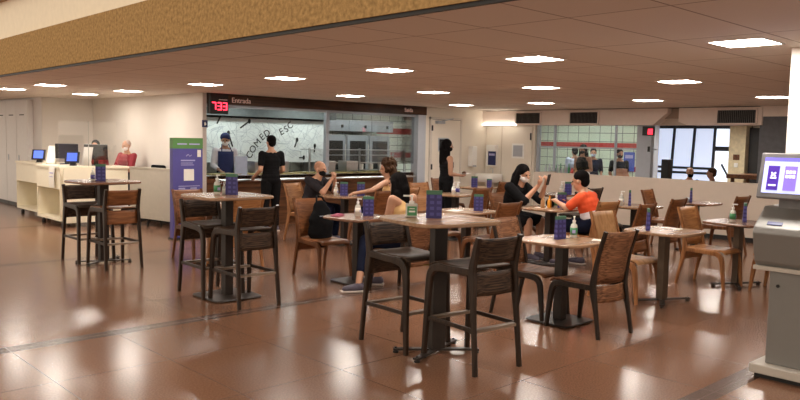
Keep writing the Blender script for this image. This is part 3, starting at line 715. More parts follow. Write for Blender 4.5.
# totem
t = thing('info_totem', 'tall violet information totem with green top beside the serving area', 'totem', (5.73, 10.9, 0), 0.0)
obj('board', MB().bb(-.255, .255, -.05, .05, .03, 1.58), 'totem', t, bevel=.004)
obj('base', MB().bb(-.25, .25, -.1, .12, 0, .03), 'dark', t)
obj('green_header', MB().bb(-.256, .256, -.053, .05, 1.42, 1.585), 'green', t)
obj('header_print', MB().bb(-.18, -.02, -.056, -.05, 1.48, 1.50).bb(.02, .2, -.056, -.05, 1.48, 1.50), 'print', t)
obj('white_square', MB().bb(-.07, .10, -.056, -.05, .92, 1.10), 'paper', t)
obj('side_tag', MB().bb(.16, .22, -.056, -.05, 1.29, 1.40), 'paper', t)
for a_ in ((-.12, .12, 1.225, 1.245), (-.12, .08, 1.19, 1.2), (-.12, .1, 1.16, 1.17), (-.16, .2, .83, .84)): obj('printed_line', MB().bb(a_[0], a_[1], -.055, -.05, a_[2], a_[3]), 'print', t)
for r_ in range(4):
    for c_ in range(2): obj('printed_line', MB().bb(-.16 + c_ * .2, -.05 + c_ * .2, -.055, -.05, .55 + r_ * .08, .57 + r_ * .08), 'print', t)
obj('printed_emblem', MB().tube([(-.03, -.052, 1.3), (0, -.052, 1.33), (.03, -.052, 1.3), (.06, -.052, 1.32)], .006), 'print', t)


# ------------------------------------------------------------------ kiosk
t = thing('self_service_kiosk', 'grey self-service kiosk with lit touch screen in front of white pillar', 'kiosk', (5.50, 1.79, 0))
K = t
obj('base_plate', MB().bb(-.06, .42, -.33, .31, .035, .10), 'kiosk_lt', t, bevel=.008)
obj('plinth', MB().bb(-.02, .40, -.30, .28, 0, .035), 'dark', t)
obj('column', MB().bb(.02, .36, -.24, .23, .10, .80), 'kiosk', t, bevel=.008)
obj('lock', MB().tube([(.022, .17, .66), (.012, .17, .66)], .012, 10), 'dark', t)
hd = obj('sloped_console', MB().prism([(.0, .79), (-.045, .83), (-.10, 1.03), (-.085, 1.07), (.09, 1.21), (.36, 1.21), (.36, .79)], 'y', -.34, .32), 'kiosk', t, bevel=.008)
obj('console_lip', MB().bb(-.03, .36, -.35, .33, .765, .795), 'kiosk_lt', t, bevel=.004)
obj('card_slot', MB().box((-.05, .19, 1.099), (.03, .10, .012), rot=(0, -.66, 0)), 'blue_slot', hd)
obj('keypad', MB().box((.0, -.14, 1.16), (.10, .16, .035), rot=(0, -.66, 0)), 'dark', hd, bevel=.004)
obj('cable', MB().tube([(-.03, -.2, 1.15), (-.10, -.22, 1.05), (-.09, -.24, .95), (-.06, -.22, .9)], .008), 'dark', hd)
obj('ticket_tray', MB().bb(-.10, -.06, -.22, -.05, .90, .96), 'kiosk_bezel', hd)
obj('neck', MB().bb(.08, .30, -.20, .22, 1.2, 1.32), 'kiosk_bezel', t)
sc = obj('screen_housing', MB().prism([(-.035, 1.275), (-.015, 1.265), (.14, 1.30), (.14, 1.52), (.06, 1.585), (.035, 1.585)], 'y', -.36, .335), 'kiosk_bezel', t, bevel=.006)
tilt = math.atan2(.068, .30)
def on_screen(y0, y1, a0, a1, off):
    m = MB(); L = .30
    m.box((-.037 + .07 * (a0 + a1) / 2 - off, (y0 + y1) / 2, 1.277 + L * (a0 + a1) / 2), (.003, abs(y1 - y0), L * (a1 - a0)), rot=(0, tilt, 0)); return m
obj('screen', on_screen(-.33, .305, .10, .92, .0), 'screen_bg', sc)
obj('screen_header', on_screen(-.33, .305, .84, .92, .003), 'screen_hdr', sc)
obj('screen_tile', on_screen(.20, .275, .17, .74, .003), 'screen_card', sc)
obj('screen_tile', on_screen(.085, .165, .17, .74, .003), 'screen_card2', sc)
obj('screen_icon', on_screen(.215, .255, .44, .48, .006), 'screen_white', sc)
ic = MB()
for s_ in (-1, 1): ic.box((-.037 + .07 * .54 - .006, .236, 1.277 + .3 * .54), (.003, .04, .01), rot=(s_ * .7, tilt, 0))
obj('screen_icon', ic, 'screen_white', sc)
obj('screen_caption', on_screen(.212, .262, .27, .31, .006), 'screen_white', sc)
i2 = MB()
for k_ in range(3):
    for l_ in range(2): i2.box((-.037 + .07 * (.52 + l_ * .1) - .006, 0.147 - k_ * .022, 1.277 + .3 * (.50 + l_ * .1)), (.003, .017, .022), rot=(0, tilt, 0))
obj('screen_icon', i2, 'screen_white', sc)

# ------------------------------------------------------------------ seating
def stile(z, pts):
    for (y0, z0), (y1, z1) in zip(pts[:-1], pts[1:]):
        if z0 <= z <= z1: return y0 + (y1 - y0) * (z - z0) / (z1 - z0)
    return pts[-1][0]
def smooth_path(pts, n=4):
    """Catmull-Rom through (y,z) points"""
    P = [Vector(p) for p in pts]; out = []
    for i in range(len(P) - 1):
        p0 = P[max(i - 1, 0)]; p1 = P[i]; p2 = P[i + 1]; p3 = P[min(i + 2, len(P) - 1)]
        for k in range(n):
            t_ = k / n
            out.append(0.5 * ((2 * p1) + (p2 - p0) * t_ + (2 * p0 - 5 * p1 + 4 * p2 - p3) * t_ * t_ + (3 * p1 - p0 - 3 * p2 + p3) * t_ ** 3))
    out.append(P[-1]); return out
def make_chair(label):
    t = thing('dining_chair', label, 'chair', (0, 0, 0), 0, 'low bent-ply dining chairs')
    rear = [(-.30, 0), (-.262, .20), (-.222, .38), (-.215, .46), (-.255, .68), (-.325, .905)]
    front = [(.275, 0), (.25, .22), (.235, .33), (.205, .385), (.14, .408), (0, .412), (-.215, .42)]
    fr = smooth_path(front); rr = smooth_path(rear)
    for sx in (-1, 1):
        obj('leg', MB().sweep([(sx * (.208 + .012 * (1 - min(1, p.y / .4))), p.x, p.y) for p in fr], .017, [.014 + .014 * min(1, p.y / .36) - (.004 if p.x < .1 else 0) for p in fr]), 'chair_leg', t)
        obj('leg', MB().sweep([(sx * (.208 + .012 * (1 - min(1, p.y / .4))), p.x, p.y) for p in rr], .017, [.014 + .015 * math.exp(-((p.y - .42) / .16) ** 2) for p in rr]), 'chair_leg', t)
    obj('seat', MB().surf(lambda u, v: ((u - .5) * .40, -.205 + .475 * v, .442 - .018 * math.sin(PI * min(1, v * 1.15)) * (1 - (2 * u - 1) ** 2 * .6) - (.035 * ((v - .85) / .15) ** 2 if v > .85 else 0)), 6, 12, .012), 'chair_ply', t, smooth=True)
    def bk(u, v):
        z = .455 + .44 * v; x = (u - .5) * .40
        return (x, stile(z, rear) - .035 * (1 - (2 * u - 1) ** 2) + .004, z)
    obj('backrest', MB().surf(bk, 8, 8, .012), 'chair_ply', t, smooth=True)
    obj('rear_apron', MB().surf(lambda u, v: ((u - .5) * .40, stile(.29 + .14 * v, rear) - .03 * (1 - (2 * u - 1) ** 2) + .008, .29 + .14 * v), 8, 4, .012), 'chair_ply', t, smooth=True)
    return t
def make_stool(label):
    t = thing('bar_stool', label, 'bar stool', (0, 0, 0), 0, 'tall bent-ply bar stools')
    rear = [(-.285, 0), (-.255, .30), (-.222, .62), (-.212, .72), (-.235, .84), (-.268, .965)]
    front = [(.275, 0), (.255, .34), (.242, .58), (.215, .665), (.15, .70), (0, .705), (-.21, .715)]
    fr = smooth_path(front); rr = smooth_path(rear)
    for sx in (-1, 1):
        obj('leg', MB().sweep([(sx * (.205 + .015 * (1 - min(1, p.y / .7))), p.x, p.y) for p in fr], .018, [.015 + .016 * min(1, p.y / .62) - (.005 if p.x < .1 else 0) for p in fr]), 'stool_leg', t)
        obj('leg', MB().sweep([(sx * (.205 + .015 * (1 - min(1, p.y / .7))), p.x, p.y) for p in rr], .018, [.015 + .017 * math.exp(-((p.y - .68) / .2) ** 2) for p in rr]), 'stool_leg', t)
        obj('side_rail', MB().sweep([(sx * .212, -.245, .30), (sx * .212, -.2, .312), (sx * .212, .2, .312), (sx * .212, .25, .30)], .010, [.02, .015, .015, .02]), 'stool_leg', t)
    obj('foot_rail', MB().bb(-.205, .205, .215, .265, .295, .318), 'stool_rail', t, bevel=.003)
    obj('foot_rail', MB().bb(-.205, .205, -.265, -.215, .295, .318), 'stool_rail', t, bevel=.003)
    obj('seat', MB().surf(lambda u, v: ((u - .5) * .40, -.20 + .45 * v, .735 - .02 * math.sin(PI * min(1, v * 1.15)) * (1 - (2 * u - 1) ** 2 * .6) - (.03 * ((v - .85) / .15) ** 2 if v > .85 else 0)), 6, 12, .012), 'stool_ply', t, smooth=True)
    obj('backrest', MB().surf(lambda u, v: ((u - .5) * .40, stile(.772 + .18 * v, rear) - .03 * (1 - (2 * u - 1) ** 2) + .004, .772 + .18 * v), 8, 6, .012), 'stool_ply', t, smooth=True)
    obj('rear_apron', MB().surf(lambda u, v: ((u - .5) * .40, stile(.545 + .165 * v, rear) - .028 * (1 - (2 * u - 1) ** 2) + .008, .545 + .165 * v), 8, 5, .012), 'stool_ply', t, smooth=True)
    obj('brand_tag', MB().bb(-.03, .03, .238, .242, .66, .672), 'brass', t)
    return t
DARKSET = {'chair_frame_brown_wood': 'chair_leg_dark', 'chair_brown_ply': 'chair_ply_striped'}
HONEY = {'chair_frame_brown_wood': 'chair_leg_honey', 'chair_brown_ply': 'chair_ply_honey'}
TAN = {'chair_frame_brown_wood': 'chair_leg_honey', 'chair_brown_ply': 'chair_ply_tan'}
DBROWN = {'chair_frame_brown_wood': 'chair_leg_dark', 'chair_brown_ply': 'stool_ply'}
BROWNSTOOL = {'stool_dark_ply': 'chair_ply'}

# ------------------------------------------------------------------ tables
def make_table(kind, label):
    h = 1.035 if kind != 'low' and kind != 'lowx' else .75
    t = thing('bar_table' if h > 1 else 'dining_table', label, 'bar table' if h > 1 else 'table', (0, 0, 0), 0, 'tall bar tables' if h > 1 else 'low cafe tables')
    s_ = .385 if h > 1 else .345
    obj('tabletop', MB().slab(s_, s_, h - .028, h, 4.5 if h > 1 or kind == 'lowx' else 3.5, 44), 'top', t, smooth=False)
    obj('under_frame', MB().bb(-.20, .20, -.20, .20, h - .045, h - .028), 'column', t)
    if kind.endswith('x'):
        obj('column', MB().bb(-.06, .06, -.035, .035, .03, h - .04), 'column_bronze' if h < 1 else 'column', t, bevel=.004)
        b_ = MB()
        for a in (.5, PI - .5):
            b_.box((0, 0, .028), (.66, .05, .014), rot=(0, 0, a))
        obj('cross_base', b_, 'column', t)
        for a in (.5, PI - .5, PI + .5, -.5):
            obj('levelling_foot', MB().lathe([(.022, 0), (.022, .012), (.008, .015), (.008, .045)], (.31 * math.cos(a), .31 * math.sin(a), 0), 10), 'dark', t)
    else:
        obj('column', MB().bb(-.045, .045, -.045, .045, .02, h - .04), 'column', t, bevel=.006)
        obj('base_plate', MB().slab(.235 if h < 1 else .27, .235 if h < 1 else .27, .006, .022, 9, 40), 'column', t)
        obj('glides', MB().slab(.20, .20, 0, .006, 9, 40), 'dark', t)
    return t
TB = {}
T_protos = {k: None for k in ('low', 'lowx', 'bar', 'barx')}
def table(key, kind, x, y, label, rz=0.0, swap=None):
    if T_protos[kind] is None:
        o = make_table(kind, label); T_protos[kind] = o; o.location = (x, y, 0); o.rotation_euler.z = rz
    else:
        o = dup(T_protos[kind], (x, y, 0), rz, label, swap=swap)
    TB[key] = (x, y); return o
RED = {'table_top_wood': 'top_red'}
table('T3', 'barx', 4.15, 3.93, 'nearest tall bar table, with a menu and square green gel bottle on it', -.2)
table('T2', 'bar', 3.97, 6.7, 'tall bar table on a square plate base, left of the standing man', 0.0)
table('T1', 'barx', 3.82, 9.43, 'tall bar table in front of the reception desk', .1, RED)
table('T4', 'low', 5.78, 3.93, 'nearest low table on a black square plate, with menu and pump bottle', 0)
table('T5', 'lowx', 7.35, 3.75, 'low table with bronze column and cross base, left of the orange chair', 0.0)
table('T13', 'lowx', 8.95, 3.65, 'low table partly hidden behind the grey kiosk', 0.0, RED)
table('T6', 'low', 5.53, 6.5, 'low table beside the chair with the black bag', 0, RED)
table('T7', 'low', 7.42, 9.05, 'low table where the man in a black mask sits', 0)
table('T8', 'low', 7.2, 6.35, 'low table right behind the nearest bar table', 0)
table('T9', 'low', 9.3, 8.45, 'low table with two pump bottles before the standing woman', 0)
table('T10', 'low', 8.5, 6.0, 'low table between the woman in white mask and the boy in orange', 0)
table('T11', 'low', 9.95, 5.55, 'low table in front of the low wall, right of the boy in orange', 0)
table('T12', 'low', 11.45, 5.35, 'low table by the low wall under the two far heads', 0, RED)
table('T14', 'low', 10.95, 7.65, 'low table by the wall, behind the woman and boy', 0, RED)
table('T15', 'low', 11.1, 9.55, 'low table by the basin, mostly hidden by chair backs', 0)
table('T16', 'low', 4.95, 8.6, 'low table hidden behind the plate-based bar table', 0)

CH = None
def chair(x, y, rz, label, swap=None):
    global CH
    if CH is None:
        CH = make_chair(label); CH.location = (x, y, 0); CH.rotation_euler.z = rz; return CH
    return dup(CH, (x, y, 0), rz, label, swap=swap)
ST = None
def stool(x, y, rz, label, swap=None):
    global ST
    if ST is None:
        ST = make_stool(label); ST.location = (x, y, 0); ST.rotation_euler.z = rz; return ST
    return dup(ST, (x, y, 0), rz, label, swap=swap)
# bar stools: one on each side of every bar table
stool(4.17, 3.60, -.10, 'dark bar stool nearest the camera, right of the nearest bar table')
stool(4.15, 4.28, PI - .06, 'dark bar stool with brass tag, left of the nearest bar table')
stool(3.97, 6.38, -.02, 'dark bar stool with its back to the camera at the plate-based bar table')
stool(3.93, 6.95, PI - .05, 'dark bar stool at the left of the plate-based bar table')
stool(3.82, 9.10, 0.0, 'brown-backed bar stool at the right of the far left bar table', BROWNSTOOL)
stool(3.74, 9.72, PI, 'dark bar stool at the left of the far left bar table')
# low chairs
chair(7.30, 8.28, 0.02, 'brown chair with plain back, right behind the menu of the low table with magenta cloth')
chair(5.72, 3.60, -.12, 'nearest low chair, dark frame with striped back, by the nearest low table', DARKSET)
chair(5.78, 4.26, PI + .05, 'dark chair left of the nearest low table, half hidden behind the near stool', DARKSET)
chair(7.22, 4.10, PI - .05, 'tan light-wood chair behind the striped near chair, at the bronze-column table', TAN)
chair(8.71, 3.86, PI - .04, 'honey-orange chair seen from the front, facing the table beside the kiosk', HONEY)
chair(8.98, 3.14, 0.0, 'honey chair tucked behind the kiosk', HONEY)
chair(5.46, 7.05, PI - .06, 'brown chair carrying the black bag on its back')
chair(5.62, 5.86, 0.0, 'chair under the seated person with long black hair in pale yellow', DARKSET)
chair(7.22, 9.72, PI + .3, 'honey chair under the man in a black mask', HONEY)
chair(7.98, 8.52, 0.35, 'chair under the woman with curly brown hair', HONEY)
chair(7.24, 6.00, 0.0, 'brown chair back just left of the woman in white mask')
chair(7.15, 6.82, PI, 'honey chair on the far side of the table behind the nearest bar table', HONEY)
chair(9.2, 8.90, PI, 'brown chair beside the standing woman in black', HONEY)
chair(9.15, 8.05, 0, 'brown chair back in front of the standing woman, right of the purple bottle')
chair(8.56, 6.62, PI, 'chair under the woman in white mask')
chair(8.60, 5.46, -.08, 'honey chair under the boy in the orange shirt', HONEY)
chair(8.66, 4.98, .05, 'brown chair back to the right of the boy in orange')
chair(9.95, 6.10, PI + .15, 'dark chair by the low wall, right of the boy in orange', DBROWN)
chair(9.90, 5.18, 0, 'brown chair leaning right, between the two menus by the low wall')
chair(11.45, 5.85, PI + .1, 'dark brown chair at the left of the table below the far heads')
chair(11.40, 4.92, -.05, 'dark brown chair at the right of the table below the far heads')
chair(11.0, 9.05, 0, 'brown chair back below the white wash basin')
chair(10.7, 9.9, PI - .3, 'brown chair back under the two purple notices by the basin')
chair(10.95, 7.15, 0, 'chair behind the boy in orange at the wall table', DBROWN)
chair(4.95, 8.18, 0, 'honey chair back directly behind the plate-based bar table', HONEY)
chair(4.92, 9.02, PI, 'brown chair back left of the green pump bottle on the plate-based bar table')

# ------------------------------------------------------------------ table-top things
def make_menu(label, h=.21, w=.118):
    t = thing('menu_card', label, 'menu card', (0, 0, 0), 0, 'purple tent menu cards')
    d_ = .020
    obj('card', MB().prism([(-d_, 0), (d_, 0), (.012, h), (-.012, h)], 'x', -w / 2, w / 2), 'purple', t)
    k = .86; y_ = d_ + (.012 - d_) * k
    obj('green_header', MB().prism([(-y_ - .001, h * k), (y_ + .001, h * k), (.013, h + .001), (-.013, h + .001)], 'x', -w / 2 - .001, w / 2 + .001), 'header_green', t)
    return t
MP = None
def menu(x, y, z, rz, label, s=1.0):
    global MP
    if MP is None:
        MP = make_menu(label); o = MP; o.location = (x, y, z); o.rotation_euler.z = rz
    else: o = dup(MP, (x, y, z), rz, label)
    o.scale = (s, s, s); return o
def make_pump(label, body='bottle'):
    t = thing('pump_bottle', label, 'pump bottle', (0, 0, 0), 0, 'sanitiser pump bottles')
    obj('body', MB().lathe([(.030, 0), (.033, .01), (.033, .105), (.026, .125), (.013, .135), (.013, .148)], n=16), 'bottle', t, smooth=True)
    obj('label_band', MB().lathe([(.0338, .03), (.0338, .095)], n=16), 'gel' if body == 'gel' else 'white', t, smooth=True)
    obj('pump_head', MB().lathe([(.016, .145), (.016, .165), (.006, .168), (.006, .192), (.010, .193), (.010, .203)], n=12).box((0, -.02, .197), (.014, .05, .012)), 'white', t)
    for y_ in (-.034, .034): obj('label_mark', MB().box((0, y_, .06), (.03, .003, .03)), 'print', t)
    return t
PP = None
def pump(x, y, z, rz, label, swap=None, s=1.0):
    global PP
    if PP is None:
        PP = make_pump(label, 'gel'); o = PP; o.location = (x, y, z); o.rotation_euler.z = rz
    else: o = dup(PP, (x, y, z), rz, label, swap=swap)
    o.scale = (s, s, s); return o
CW = -0.76     # turned to face the camera side
H1, H2 = 1.035, .75
menu(4.13, 3.97, H1, CW, 'purple menu card standing on the nearest bar table', 1.0)
menu(5.80, 3.97, H2, -.12, 'purple menu card on the nearest low table', 1.0)
menu(4.02, 6.70, H1, CW - .25, 'purple menu card on the plate-based bar table', 1.0)
menu(3.78, 9.40, H1, CW + .3, 'purple menu card on the bar table before the reception desk', 1.0)
menu(7.20, 3.86, H2, 0.55, 'purple menu card on the bronze-column table', 1.05)
menu(5.68, 6.50, H2, CW, 'purple menu card on the low table with a magenta cloth', 1.05)
menu(7.38, 9.02, H2, CW, 'purple menu card in front of the man in a black mask', 1.0)
menu(7.62, 8.90, H2, CW, 'purple menu card behind the arm of the curly-haired woman', 1.0)
menu(7.28, 6.22, H2, CW-.2, 'purple menu card on the table behind the nearest bar table', 1.0)
menu(9.02, 3.62, H2, 0.45, 'purple menu card on the table next to the kiosk', 1.05)
menu(9.92, 5.62, H2, 0.5, 'purple menu card seen edge-on before the low wall, near the boy in orange', 1.05)
menu(11.42, 5.42, H2, 0.4, 'purple menu card on the table under the far heads', 1.05)
menu(8.66, 5.92, H2, CW, 'purple menu card on the table of woman and boy', 1.0)
menu(11.0, 7.40, H2, -.3, 'purple menu card by the wall just left of the boy head', 1.05)
menu(10.98, 9.5, H2, CW, 'larger purple notice on the table by the basin', 1.0)
menu(11.18, 9.3, H2, CW, 'smaller purple notice on the table by the basin', .8)
VIO = {'green_gel_label': 'totem'}
WHT = {'green_gel_label': 'paper'}
pump(3.90, 6.78, H1, 0, 'pump bottle with green label on the plate-based bar table', None, 1.0)
pump(3.98, 6.78, H1, .5, 'short white pump bottle next to the purple menu on the plate-based bar table', WHT, .62)
pump(3.71, 9.47, H1, .4, 'small bottle with violet label on the far left bar table', VIO, .8)
pump(5.99, 3.95, H2, -1.0, 'pump bottle with green and white label on the nearest low table', None, 1.0)
pump(5.55, 6.53, H2, .3, 'white pump bottle beside the magenta cloth', WHT, 1.0)
pump(7.30, 9.12, H2, .3, 'white pump bottle in front of the man in a black mask', WHT, 1.0)
pump(9.25, 8.45, H2, .3, 'white pump bottle before the standing woman', WHT, 1.0)
pump(9.32, 8.42, H2, .3, 'violet pump bottle before the standing woman', VIO, 1.0)
pump(8.62, 5.98, H2, .3, 'pump bottle with green label on the table of woman and boy', None, 1.0)
pump(9.86, 5.72, H2, .3, 'white pump bottle before the low wall, right of the boy in orange', WHT, 1.0)
pump(8.88, 3.70, H2, .3, 'white pump bottle with green label on the table next to the kiosk', None, 1.05)
pump(10.95, 7.50, H2, .3, 'white pump bottle by the wall beside the purple menu card', WHT, 1.1)
# square gel bottle on the nearest bar table
t = thing('gel_dispenser', 'square clear gel dispenser with green label on the nearest bar table', 'gel dispenser', (4.04, 4.12, H1), -.7)
obj('body', MB().slab(.045, .035, 0, .105, 6, 24), 'bottle', t)
obj('label_panel', MB().bb(-.036, .036, -.037, -.034, .015, .085), 'gel', t)
obj('label_mark', MB().bb(-.024, .024, -.039, -.037, .04, .052).bb(-.02, .02, -.039, -.037, .065, .07), 'white', t)
obj('pump_head', MB().lathe([(.02, .105), (.02, .122), (.007, .125), (.007, .155), (.011, .156), (.011, .168)], n=12).box((-.03, -.0, .163), (.07, .016, .012)), 'white', t)
tag(obj('folded_cloth', MB().box((5.36, 6.66, H2 + .008), (.14, .10, .016), rot=(0, 0, .4)).box((5.37, 6.66, H2 + .02), (.1, .07, .01), rot=(0, 0, .55)), 'magenta', bevel=.003), 'small magenta cloth lying at the left of the low table', 'cloth')
for x, y, z, rz, lab in ((7.06, 6.42, H2, .3, 'white paper placemat on the table behind the nearest bar table'), (7.55, 3.72, H2, .1, 'white paper slip on the bronze-column table'), (8.42, 6.12, H2, .2, 'white napkin on the table in front of the woman in white mask'), (6.02, 3.72, H2, .4, 'pale slip near the right edge of the nearest low table'), (5.72, 6.32, H2, .2, 'white paper slip beside the menu on the low table with magenta cloth')):
    o = obj('paper_sheet', MB().box((x, y, z + .0015), (.22 if 'placemat' in lab else .12, .15 if 'placemat' in lab else .08, .003), rot=(0, 0, rz)), 'paper'); tag(o, lab, 'paper')
def sauce(x, y, m_, lab):
    t = thing('sauce_bottle', lab, 'sauce bottle', (x, y, H2))
    obj('body', MB().lathe([(.028, 0), (.03, .02), (.027, .10), (.012, .13)], n=14), m_, t, smooth=True)
    obj('nozzle', MB().lathe([(.012, .13), (.004, .17)], n=10), m_, t)
sauce(8.46, 5.98, 'yellow', 'yellow mustard bottle on the table of woman and boy')
sauce(8.42, 6.06, 'chair_ply_tan', 'brown sauce bottle beside the mustard bottle')
t = thing('handbag', 'black round bag on the table beside the mustard bottle', 'bag', (8.58, 6.05, H2))
obj('body', MB().ell((0, 0, .06), (.075, .06, .06)), 'cloth_black', t, smooth=True)
obj('strap', MB().tube([(-.06, 0, .08), (-.03, 0, .13), (.03, 0, .13), (.06, 0, .08)], .006), 'cloth_black', t)
o = obj('drinking_cup', MB().lathe([(.028, 0), (.036, .075), (.033, .076), (.026, .01)], (11.3, 5.42, H2), 14), 'alu', smooth=True); tag(o, 'small grey cup left of the menu under the far heads', 'cup')

# black bag hanging from the chair
t = thing('shoulder_bag', 'black soft shoulder bag hanging on a brown chair back', 'bag', (5.52, 7.20, 0))
bg = MB()
for k_ in range(9):
    f_ = k_ / 8; w_ = math.sin(PI * (.22 + .62 * f_)) ** .6
    bg.ell((.012 * math.sin(k_ * 2.1), -.02, .40 + .40 * f_), (.185 * w_ * (1 - .18 * f_), .095 * w_, .09))
BAG = bg

# ------------------------------------------------------------------ people
def remeshed(name, mb, material, parent, voxel=.009, smooth_it=4, shade=True):
    bm = mb.bm; bmesh.ops.recalc_face_normals(bm, faces=bm.faces)
    me = bpy.data.meshes.new('tmp'); bm.to_mesh(me); bm.free()
    o = bpy.data.objects.new('tmp', me); COL.objects.link(o)
    r = o.modifiers.new('r', 'REMESH'); r.mode = 'VOXEL'; r.voxel_size = voxel
    s_ = o.modifiers.new('s', 'SMOOTH'); s_.iterations = smooth_it; s_.factor = .5
    dg = bpy.context.evaluated_depsgraph_get(); out = bpy.data.meshes.new_from_object(o.evaluated_get(dg)); out.name = name
    bpy.data.objects.remove(o); bpy.data.meshes.remove(me)
    out.materials.clear(); out.materials.append(M[material])
    for p in out.polygons: p.use_smooth = shade
    q = bpy.data.objects.new(name, out); COL.objects.link(q); q.parent = parent
    return q
obj_bag = remeshed('bag_body', BAG, 'cloth_black', t, .014, 6)
obj('strap', MB().tube([(-.07, -.03, .86), (-.05, .0, .92), (-.01, .05, .935), (.03, .0, .92), (.06, -.03, .86)], .012), 'cloth_black', t)
obj('pocket_zip', MB().bb(-.08, .08, -.115, -.105, .70, .71), 'alu', t)

def V(*a): return Vector(a)
def hand(m, wr, d, curl=.5, thumb=1, up_=None, spread=1.0):
    """palm, four unequal bent fingers and a thumb along direction d"""
    d = Vector(d).normalized(); upv = Vector(up_) if up_ else Vector((0, 0, 1))
    s_ = d.cross(upv)
    if s_.length < .1: s_ = d.cross(Vector((0, 1, 0)))
    s_.normalize(); n = s_.cross(d).normalized()
    palm = Vector(wr) + d * .045
    m.cap(Vector(wr), palm + d * .02, .024, .026)
    for k in (-1, 0, 1): m.cap(Vector(wr) + d * .03 + s_ * .014 * k, palm + d * .035 + s_ * .022 * k, .016, .014)
    for k, L in ((-1.5, .060), (-.5, .075), (.5, .08), (1.5, .07)):
        a = palm + d * .035 + s_ * .019 * k * spread
        b = a + (d * math.cos(curl * .6) - n * math.sin(curl * .6)) * L * .5
        c = b + (d * math.cos(curl * 1.5) - n * math.sin(curl * 1.5)) * L * .5
        m.cap(a, b, .0095, .009, 8); m.cap(b, c, .009, .0075, 8)
    a = Vector(wr) + d * .025 + s_ * .026 * thumb
    b = a + (d * .7 + s_ * .7 * thumb).normalized() * .035; c = b + (d * .95 + s_ * .2 * thumb).normalized() * .03
    m.cap(a, b, .012, .011, 8); m.cap(b, c, .011, .008, 8)

